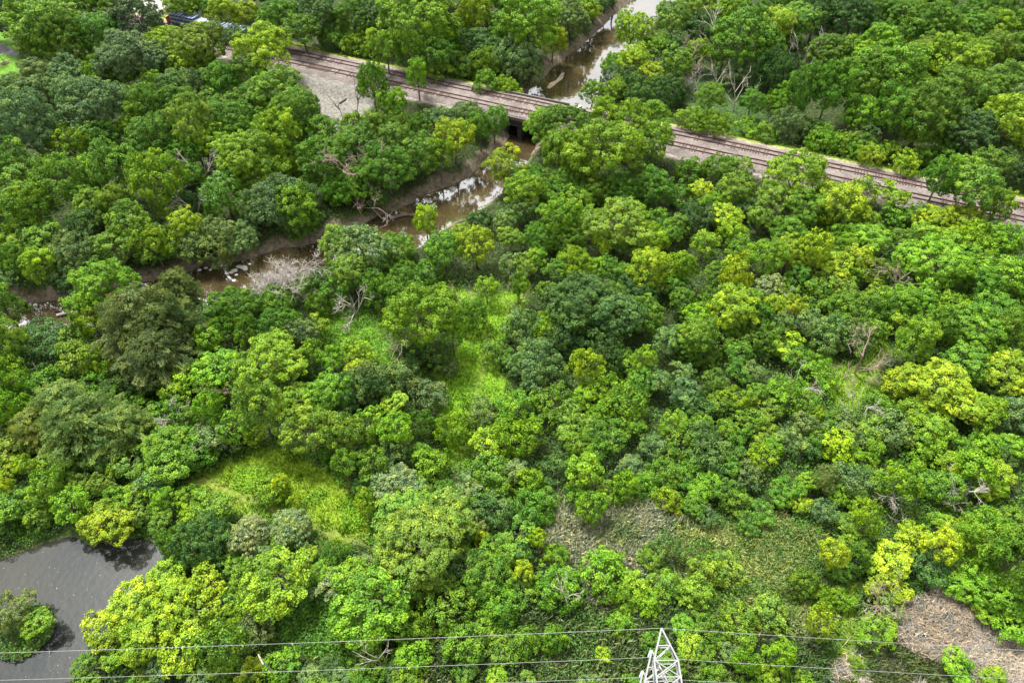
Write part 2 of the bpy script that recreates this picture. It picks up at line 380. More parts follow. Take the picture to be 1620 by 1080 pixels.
# bridge over the river: girders, deck edge, abutments, piers
sr = np.arange(-60, 90, .5); Q = np.array([RO + RD * s + RN * -2.3 for s in sr]); dd = sdist(Q, RIV); inr = sr[dd < 0]
b0, b1 = inr.min() - 1.6, inr.max() + 1.6; bc = (b0 + b1) / 2; bl = b1 - b0; ang = math.atan2(RD[1], RD[0])
br = link('railway_bridge', None, None, rp_(bc, -2.3, 0)); o0 = np.array(rp_(bc, -2.3, 0))
tag(br, 'low dark railway bridge carrying both tracks over the brown river', 'bridge')
mb = MB(); mb.box((0, 0, 2.05), (bl, 10.2, .35), ang); mb.build('deck', M_conc, br)
for k, o in enumerate((-4.9, -2.5, 0, 2.5, 4.9)):
    mb = MB(); q = RN * o; mb.box((q[0], q[1], 1.2), (bl, .45, 1.3), ang); mb.box((q[0], q[1], .52), (bl, .8, .08), ang); mb.build('girder', M_girder, br)
for sgn in (-1, 1):
    mb = MB(); q = RN * sgn * 5.35; mb.box((q[0], q[1], 2.35), (bl + 2, .3, .75), ang)
    mb.build('parapet', M_par, br)
    mb = MB(); q = RD * sgn * (bl / 2 + .2); mb.box((q[0], q[1], -1.2), (1.6, 12, 6.1), ang)
    for s2 in (-1, 1):
        q2 = q + RN * s2 * 7.2 + RD * sgn * 1.2; mb.box((q2[0], q2[1], -1.6), (.9, 4.5, 4.6), ang + s2 * sgn * -.5)
    mb.build('abutment', M_conc, br)
mb = MB(); mb.box((0, 0, -1.9), (1.1, 10, 4.8), ang); mb.build('pier', M_girder, br)

# ---------------------------------------------------------------- transmission tower and wires
XT, YT = 10.0, 17.15
tips = [33.5, 29.2, 24.7]
tw = link('transmission_tower', None, None, (XT, 10.2, 0))
tag(tw, 'pale galvanised lattice steel pylon carrying the wires at the bottom edge', 'pylon')
def lat(mb, A, B, n, d=.09):
    """lattice between two polylines of 2 corners each, n bays"""
    A = [Vector(v) for v in A]; B = [Vector(v) for v in B]
    for k in range(n):
        a0 = A[0].lerp(A[1], k / n); a1 = A[0].lerp(A[1], (k + 1) / n); b0_ = B[0].lerp(B[1], k / n); b1_ = B[0].lerp(B[1], (k + 1) / n)
        mb.bar(a0, b1_, d)
        if k % 2: mb.bar(b0_, a1, d)
        mb.bar(a1, b1_, d)
mb = MB(); hw = lambda z: .85 + max(0, 24 - z) * .075
zs = [0, 5, 9.5, 13.5, 17, 20, 22.6, 25, 27, 29, 31, 33.3]
for i in range(len(zs) - 1):
    a, c = hw(zs[i]), hw(zs[i + 1])
    cs = [(-1, -1), (1, -1), (1, 1), (-1, 1)]
    for k in range(4):
        p0 = Vector((cs[k][0] * a, cs[k][1] * a, zs[i])); p1 = Vector((cs[k][0] * c, cs[k][1] * c, zs[i + 1]))
        q0 = Vector((cs[(k + 1) % 4][0] * a, cs[(k + 1) % 4][1] * a, zs[i])); q1 = Vector((cs[(k + 1) % 4][0] * c, cs[(k + 1) % 4][1] * c, zs[i + 1]))
        mb.bar(p0, p1, .17); mb.bar(p0, q1, .08); mb.bar(q0, p1, .08); mb.bar(p1, q1, .09)
mb.build('mast', M_steel, tw)
for zt in tips:
    for sy in (1, -1):
        mb = MB(); tip = Vector((0, sy * 6.95, zt)); w2 = .78
        for zo, th in ((0, .12), (-1.3, .12)):
            for sx in (-1, 1):
                root_ = Vector((sx * w2, sy * .86, zt + zo)); mid_ = Vector((sx * w2, sy * 4.9, zt + zo * .55))
                mb.bar(root_, mid_, th); mb.bar(mid_, tip, th)
            A = [(-w2, sy * .86, zt + zo), (-w2, sy * 4.9, zt + zo * .55)]; B = [(w2, sy * .86, zt + zo), (w2, sy * 4.9, zt + zo * .55)]
            lat(mb, A, B, 4, .07)
            for f in (.45,):
                a = Vector(A[1]).lerp(tip, f); c = Vector(B[1]).lerp(tip, f); mb.bar(a, c, .08); mb.bar(Vector(A[1]), c, .06)
        for sx in (-1, 1):
            lat(mb, [(sx * w2, sy * .86, zt), (sx * w2, sy * 4.9, zt)], [(sx * w2, sy * .86, zt - 1.3), (sx * w2, sy * 4.9, zt - .7)], 4, .06)
        mb.build('crossarm', M_steel, tw)
        if zt < 33:
            mb = MB()
            mb.tube([(0, sy * 6.95, zt), (0, sy * 6.95, zt - 1.4)], .03, 6)
            for k in range(8): mb.tube([(0, sy * 6.95, zt - .2 - k * .14), (0, sy * 6.95, zt - .27 - k * .14)], [.13, .08], 8)
            mb.build('insulator', M_glassins, tw)
def wire(x0, y0, z0, x1, y1, sag, lab):
    mb = MB(); pts = []
    for k in range(33):
        t = k / 32; pts.append((x0 + (x1 - x0) * t, y0 + (y1 - y0) * t, z0 - 4 * sag * t * (1 - t)))
    o = mb_o = (mb.tube(pts, .0135, 5), mb.build('power_line', M_wire))[1]
    tag(o, lab, 'wire', 'overhead wires strung from the pylon')
nm = ['topmost', 'middle', 'lowest']
for i, zt in enumerate(tips):
    zz = zt if i == 0 else zt - 1.4
    wire(XT, YT, zz, XT - 200, YT - 2.2, 4.6, f'thin pale {nm[i]} overhead wire running from the pylon toward the pond')
    wire(XT, YT, zz, XT + 200, YT - 6, 4.6, f'thin pale {nm[i]} overhead wire running from the pylon toward the dry reeds')
# small wooden pole with crossarm below the wires
px, py = G(412, 1040, 7.0)
pl = link('utility_pole', None, None, (float(px), float(py), 0)); tag(pl, 'thin pole with a grey plank crossarm between the two lowest wires', 'pole')
mb = MB(); mb.tube([(0, 0, -.3), (0, 0, 7.1)], [.10, .06], 7); mb.build('pole', M_dead, pl)
mb = MB(); mb.box((.05, -.12, 6.9), (1.25, .12, .16), R(-52)); mb.build('crossarm', M_dead, pl)

# ---------------------------------------------------------------- freight car with blue stacks
sc_ = -92.0; zt = 2.98
car_s0 = (-92 + 0) / RC; fc = link('freight_car', None, None, rp_(car_s0, 0, 0)); o0 = np.array(rp_(car_s0, 0, 0))
tag(fc, 'flat freight car with an orange end carrying blue stacks on the upper track', 'freight car')
L = 27.0
def on(s, off, z): q = RD * s + RN * off; return (q[0], q[1], z)
mb = MB(); mb.box(on(L / 2, 0, 4.1), (L, 2.9, .25), ang)
for sgn in (-1, 1): mb.box(on(L / 2, sgn * 1.3, 3.85), (L, .14, .5), ang)
mb.build('deck', M_carbody, fc)
mb = MB(); mb.box(on(.15, 0, 5.0), (.2, 2.9, 1.7), ang); mb.box(on(-.3, 0, 4.1), (.8, 1.2, .3), ang); mb.build('bulkhead', M_orange, fc)
for s in (2.5, L - 2.5):
    bg_ = MB(); bg_.box(on(s, 0, 3.6), (2.4, 1.9, .35), ang); bo = bg_.build('bogie', M_carbody, fc)
    for ds in (-.9, .9):
        for sgn in (-1, 1):
            wv = MB(); a = on(s + ds, sgn * .70, 3.44); c = on(s + ds, sgn * .84, 3.44); wv.tube([a, c], .45, 14); wv.build('wheel', M_rail, bo)
for k in range(6):
    s = 1.4 + k * 4.3; o = link('pallet_stack', None, None, tuple(np.array(on(s, 0, 4.24)) + o0)); lv = 5 if k < 2 else 4
    tag(o, ['tall blue and white slatted stack next to the orange end of the freight car', 'second blue slatted stack from the orange end of the freight car', 'third blue slatted stack from the orange end of the freight car', 'fourth blue slatted stack from the orange end of the freight car',
            'fifth blue slatted stack from the orange end of the freight car', 'last blue slatted stack at the bare end of the freight car'][k], 'stack', 'blue stacks loaded on the freight car')
    for j in range(lv):
        mb = MB(); mb.box(on(1.9, 0, .25 + j * .52), (3.8, 2.6, .28), ang); mb.build('panel', M_blue if j % 2 == 0 or k > 2 else M_white, o)
        mb = MB()
        for q in range(4): mb.box(on(.25 + q * 1.1, 0, .44 + j * .52), (.22, 2.7, .12), ang)
        mb.build('spacer', M_white, o)
# sleeper stack in the pale yard
qx, qy = G(182, 6, .5)
o = link('timber_stack', None, None, (float(qx), float(qy), float(height(np.array([[qx, qy]]))[0]))); tag(o, 'dark stack of timbers on the pale gravel yard in the top corner', 'timber stack')
for j in range(7):
    mb = MB(); mb.box((j * .25 - 1, j * .9 - 3, .35 + (j % 2) * .1), (3.0, .5, .7), .15); mb.build('timber', M_tie, o)
qx, qy = G(543, 161, .5)
mb = MB(); mb.box((0, 0, .15), (2.6, .3, .3), 1.05); o = mb.build('loose_timber', M_tie, None, (float(qx), float(qy), .52)); tag(o, 'dark loose timber lying on the pale gravel lot', 'timber')
# rocks in the river
RX = [378,385,371,366,388,359,374,370.5,350,342,333,326,316,395]
ORDS = 'first second third fourth fifth sixth seventh eighth ninth tenth eleventh twelfth thirteenth fourteenth'.split()
for k, (rx, ry, rs) in enumerate([(378,422,.7),(385,423,.9),(371,428,.8),(366,431,.5),(388,426,.6),(359,433,.5),(374,435,.45),(370,444,.5),(350,421,.4),(342,424,.5),(333,427,.4),(326,424,.5),(316,427,.5),(395,418,.4)]):
    mb = MB(); vs = []; nr, ns = 5, 8
    for i in range(nr + 1):
        for j in range(ns):
            a = math.pi * i / nr; t = 2 * math.pi * j / ns; r = rs * .62 * (.8 + .35 * random.random())
            vs.append((math.sin(a) * math.cos(t) * r * 1.3, math.sin(a) * math.sin(t) * r, math.cos(a) * r * .5))
    mb.add(vs, [(i * ns + j, i * ns + (j + 1) % ns, (i + 1) * ns + (j + 1) % ns, (i + 1) * ns + j) for i in range(nr) for j in range(ns)])
    qx, qy = G(rx, ry, ZW); o = mb.build('river_rock', M_stone, None, (float(qx), float(qy), ZW + .05))
    tag(o, "pale rock in the brown shallows, " + ORDS[sorted(range(14), key=lambda i: RX[i]).index(k)] + " from the left of the row", 'rock', 'pale rocks in the river shallows')
# mud bar showing in the upper reach
mb_px = [(862,141),(868,132),(880,127),(890,113),(895,114),(892,124),(880,133),(868,143)]
mp_ = GP(mb_px, ZW); c0 = mp_.mean(0); V = [(c0[0], c0[1], ZW + .12)] + [(a, b_, ZW - .02) for a, b_ in mp_]
me = bpy.data.meshes.new('mud_bar'); me.from_pydata(V, [], [(0, i + 1, (i + 1) % len(mp_) + 1) for i in range(len(mp_))]); me.materials.append(simple('wet_mud', (.24, .19, .12), .6, .3, .8))
tag(link('mud_bar', me), kind='structure')
#TREES
# ---------------------------------------------------------------- foliage prototypes
def unit(v): return v / (np.linalg.norm(v, axis=-1, keepdims=True) + 1e-9)
def rdir(n): return unit(rng.normal(size=(n, 3)))
def leaf_quads(C, Nn, s, asp=.62, long_dir=None, fold=.18):
    n = len(C); t = rdir(n) if long_dir is None else long_dir + .25 * rdir(n)
    u = unit(t - Nn * (t * Nn).sum(1, keepdims=True)); v = np.cross(Nn, u)
    s = np.asarray(s).reshape(-1, 1) * np.ones((n, 1))
    a = C - u * s * .5; b_ = C + v * s * .5 * asp + Nn * s * fold; c = C + u * s * .5; d = C - v * s * .5 * asp + Nn * s * fold
    return np.stack([a, b_, c, d], 1).reshape(-1, 3)
def leaf_mesh(name, V, tint, mat, extra=None):
    F = np.arange(len(V)).reshape(-1, 4); at_ = {'tint': ('FLOAT', 'POINT', np.repeat(np.clip(tint, 0, 1), 4))}
    if extra is not None: at_['col'] = ('FLOAT_COLOR', 'POINT', np.repeat(np.concatenate([extra, np.ones((len(extra), 1))], 1), 4, axis=0))
    return mesh_np(name, V, F, mat, at_)
def crown(a, c, nl, lr, pr, leaf, dens, up=.35, droop=0.0, ragged=.25):
    i = np.arange(nl) + .5; z = 1 - 1.42 * i / nl; th = i * 2.39996 + rng.uniform(0, 6)
    d = np.stack([np.sqrt(np.maximum(0, 1 - z * z)) * np.cos(th), np.sqrt(np.maximum(0, 1 - z * z)) * np.sin(th), z], 1)
    d = unit(d + .22 * rng.normal(size=d.shape))
    r = a * lr * rng.uniform(.7, 1.3, nl)
    C = d * np.array([a, a, c]) * (1 - lr * rng.uniform(.75, 1.0 + ragged, nl))[:, None]
    C = C * (1 + ragged * .5 * rng.normal(size=(nl, 1)) * .5)
    P_, N_, T_ = [], [], []
    for k in range(nl):
        m_ = int(4 * math.pi * r[k] ** 2 / (pr * pr * 3.3)) + 3
        q = rdir(m_); q = q[(q @ d[k] > -.45) & (q[:, 2] > -.75)]
        pc = C[k] + q * (r[k] * rng.uniform(.74, 1.26, len(q)))[:, None] * np.array([1, 1, .85])
        ok = np.ones(len(pc), bool)
        for j in range(nl):
            if j != k: ok &= np.linalg.norm((pc - C[j]) / np.array([1, 1, .8]), axis=1) > r[j] * .86
        pc = pc[ok]; q = q[ok]
        lt = rng.uniform(.3, .62)
        for p, n_ in zip(pc, q):
            rr = pr * rng.uniform(.65, 1.25); nlf = int(dens * (rr / pr) ** 2)
            u = rdir(nlf); ax = unit(n_ + np.array([0, 0, up])); u = unit(u + ax * .75)
            L = p + u * rr * rng.uniform(.55, 1.0, (nlf, 1)) * np.array([1, 1, .75])
            L[:, 2] -= droop * rng.uniform(0, 1, nlf) ** 2
            P_.append(L); N_.append(unit(u * .7 + ax * .5 + .38 * rng.normal(size=u.shape)))
            T_.append(np.clip(lt + rng.normal() * .15 + rng.normal(size=nlf) * .15, 0, 1))
        # thin inner shell so that crowns are not see-through
        ni = int(4 * math.pi * r[k] ** 2 * 3.0); q = rdir(ni)
        P_.append(C[k] + q * r[k] * .58); N_.append(unit(q + .4 * rng.normal(size=q.shape))); T_.append(np.full(ni, .3))
    P_ = np.concatenate(P_); N_ = np.concatenate(N_); T_ = np.concatenate(T_)
    sz = leaf * rng.uniform(.7, 1.35, len(P_))
    if droop: ld = np.tile(np.array([[0, 0, -1.]]), (len(P_), 1)) + unit(P_ * [1, 1, 0]) * .5; V = leaf_quads(P_, N_, sz * 1.5, .35, ld)
    else: V = leaf_quads(P_, N_, sz)
    return V / np.array([a, a, c]), T_, C / np.array([a, a, c])
def conifer(a, c, nb=230):
    P_, N_, D_, T_ = [], [], [], []
    for k in range(nb):
        f = (k + .5) / nb; th = k * 2.39996 + rng.uniform(-.9, .9)
        zb = c * (1.0 - 1.85 * f) ; ln = a * (.18 + .95 * min(1, f * 1.9) ** .75) * (1 if f < .75 else 1 - (f - .75) * 1.2) * rng.uniform(.45, 1.15)
        hd = np.array([math.cos(th), math.sin(th), 0]); sd_ = np.array([-hd[1], hd[0], 0])
        m_ = int(ln * 21) + 4; t = np.linspace(.12, 1, m_)
        base_ = hd * (t * ln)[:, None]; base_[:, 2] = zb + rng.uniform(.2, .7) * ln * t - .45 * ln * t * t
        for rep in range(6):
            sg = rng.choice([-1, 1], m_); wd = .42 * a * .3 * (1.1 - t) * rng.uniform(.2, 1.2, m_) + .12
            p = base_ + sd_ * (sg * wd)[:, None]; p[:, 2] -= wd * .45 + rng.uniform(0, .18, m_); p += .07 * rng.normal(size=p.shape)
            P_.append(p); D_.append(unit(hd * .8 + sd_ * sg[:, None] * .6 + np.array([0, 0, -.5])))
            N_.append(unit(np.array([0, 0, 1.]) + hd * .5 + .5 * rng.normal(size=p.shape))); T_.append(np.clip(.3 + .3 * t + .15 * rng.normal() + .25 * rng.normal(size=m_), 0, 1))
    P_ = np.concatenate(P_); V = leaf_quads(P_, np.concatenate(N_), .26 * rng.uniform(.7, 1.3, len(P_)), .32, np.concatenate(D_))
    return V / np.array([a, a, c]), np.concatenate(T_), None
def stems_mesh(C, a, c, hc, rad, nm='trunk', mat=None):
    mb = MB(); top = hc + .25 * c
    bend = [(random.uniform(-.04, .04) * a * k, random.uniform(-.04, .04) * a * k, hc * k / 4) for k in range(5)]
    bend.append((bend[-1][0], bend[-1][1], top)); mb.tube(bend, [rad * 1.35, rad, rad * .85, rad * .7, rad * .55, rad * .25], 8)
    if C is not None:
        sel = C[np.argsort(-rng.random(len(C)))[:12]]
        for q in sel:
            e = Vector((q[0] * a * .92, q[1] * a * .92, hc + q[2] * c)); s0 = Vector(bend[2]).lerp(Vector(bend[4]), random.random())
            m_ = s0.lerp(e, .55) + Vector((0, 0, .12 * a)); mb.tube([s0, m_, e], [rad * .4, rad * .25, rad * .08], 5)
    return mb.mesh(nm, mat or M_bark)
protos = {}
def add_protos(key, n, a, c, clear, rad, fn):
    L_ = []
    for k in range(n):
        V, T, C = fn(); hc = c * (1 + clear)
        L_.append(dict(me=leaf_mesh('crown', V, T, M_leaf), a=a, c=c, hc=hc, tr=stems_mesh(C, a, c, hc, rad)))
    protos[key] = L_
add_protos('BL', 5, 6.2, 5.4, .5, .32, lambda: crown(6.2, 5.4, 27, .30, .66, .31, 58, ragged=.45))
add_protos('BM', 8, 3.9, 3.5, .5, .2, lambda: crown(3.9, 3.5, 18, .34, .58, .28, 50, ragged=.45))
add_protos('BS', 6, 2.2, 2.0, .5, .11, lambda: crown(2.2, 2.0, 11, .38, .46, .25, 38, ragged=.45))
add_protos('SL', 6, 4.4, 2.9, .05, .12, lambda: crown(4.4, 2.9, 30, .26, .50, .25, 38, ragged=.6))
add_protos('SM', 8, 2.4, 1.8, .05, .07, lambda: crown(2.4, 1.8, 16, .33, .43, .23, 34, ragged=.6))
add_protos('W', 3, 3.2, 2.8, .3, .15, lambda: crown(3.2, 2.8, 22, .30, .36, .20, 26, droop=.35, ragged=.45))
def feathery():
    V1, T1, C1 = crown(4.4, 5.0, 40, .21, .42, .17, 34, droop=.45, ragged=.6); V2, T2, _ = conifer(4.6, 5.2, 170)
    return np.concatenate([V1, V2 * [1.04, 1.04, 1.02]]), np.concatenate([T1, T2]), C1
add_protos('C', 4, 4.6, 5.2, .12, .22, feathery)

def dead_mesh(nm, Ht, spread, depth, seed, mat, lean=0.0, twigs=3, r0=.16, clear=.35, rmin=.0028):
    rs = random.Random(seed); mb = MB()
    def br_(p, d, ln, r, lev):
        pts = [p]; n = 4
        for k in range(n):
            d = (d + Vector((rs.uniform(-1, 1), rs.uniform(-1, 1), rs.uniform(-.5, .7))) * .16).normalized(); pts.append(pts[-1] + d * ln / n)
        mb.tube(pts, [r * (1 - .17 * k) for k in range(n + 1)], 6 if lev == 0 else 4)
        if lev >= depth: return
        nb = (twigs + 3 if lev == 0 else twigs)
        for j in range(nb):
            t = rs.uniform(clear if lev == 0 else .2, 1.0); i = min(n - 1, int(t * n)); q = pts[i].lerp(pts[i + 1], t * n - i)
            az = rs.uniform(0, 6.28); a = d.orthogonal().normalized(); b2 = d.cross(a)
            nd = (d * rs.uniform(.5, 1.1) + (a * math.cos(az) + b2 * math.sin(az)) * spread).normalized()
            br_(q, nd, ln * rs.uniform(.4, .68), max(rmin, r * .5), lev + 1)
    br_(Vector((0, 0, -.3)), Vector((lean, 0, 1)).normalized(), Ht * .72, r0, 0)
    return mb.mesh(nm, mat)
DEAD = {'Dt': (dead_mesh('dead_tree', 1, .5, 3, 3, M_pale, .1, 2, .015, .55), .30),
        'Ds': (dead_mesh('dead_tree', 1, .9, 4, 8, M_dead, .05, 3, .022, .25), .5),
        'Dr': (dead_mesh('dead_tree', 1, .9, 4, 12, M_pinkdead, .1, 3, .022, .2), .5),
        'Db': (dead_mesh('dead_bush', 1, 1.15, 4, 21, M_dead, 0, 6, .013, .03, .0030), .8),
        'Dp': (dead_mesh('dead_tree', 1, .35, 1, 5, M_dark_dead, .1, 1, .013, .8), .1)}

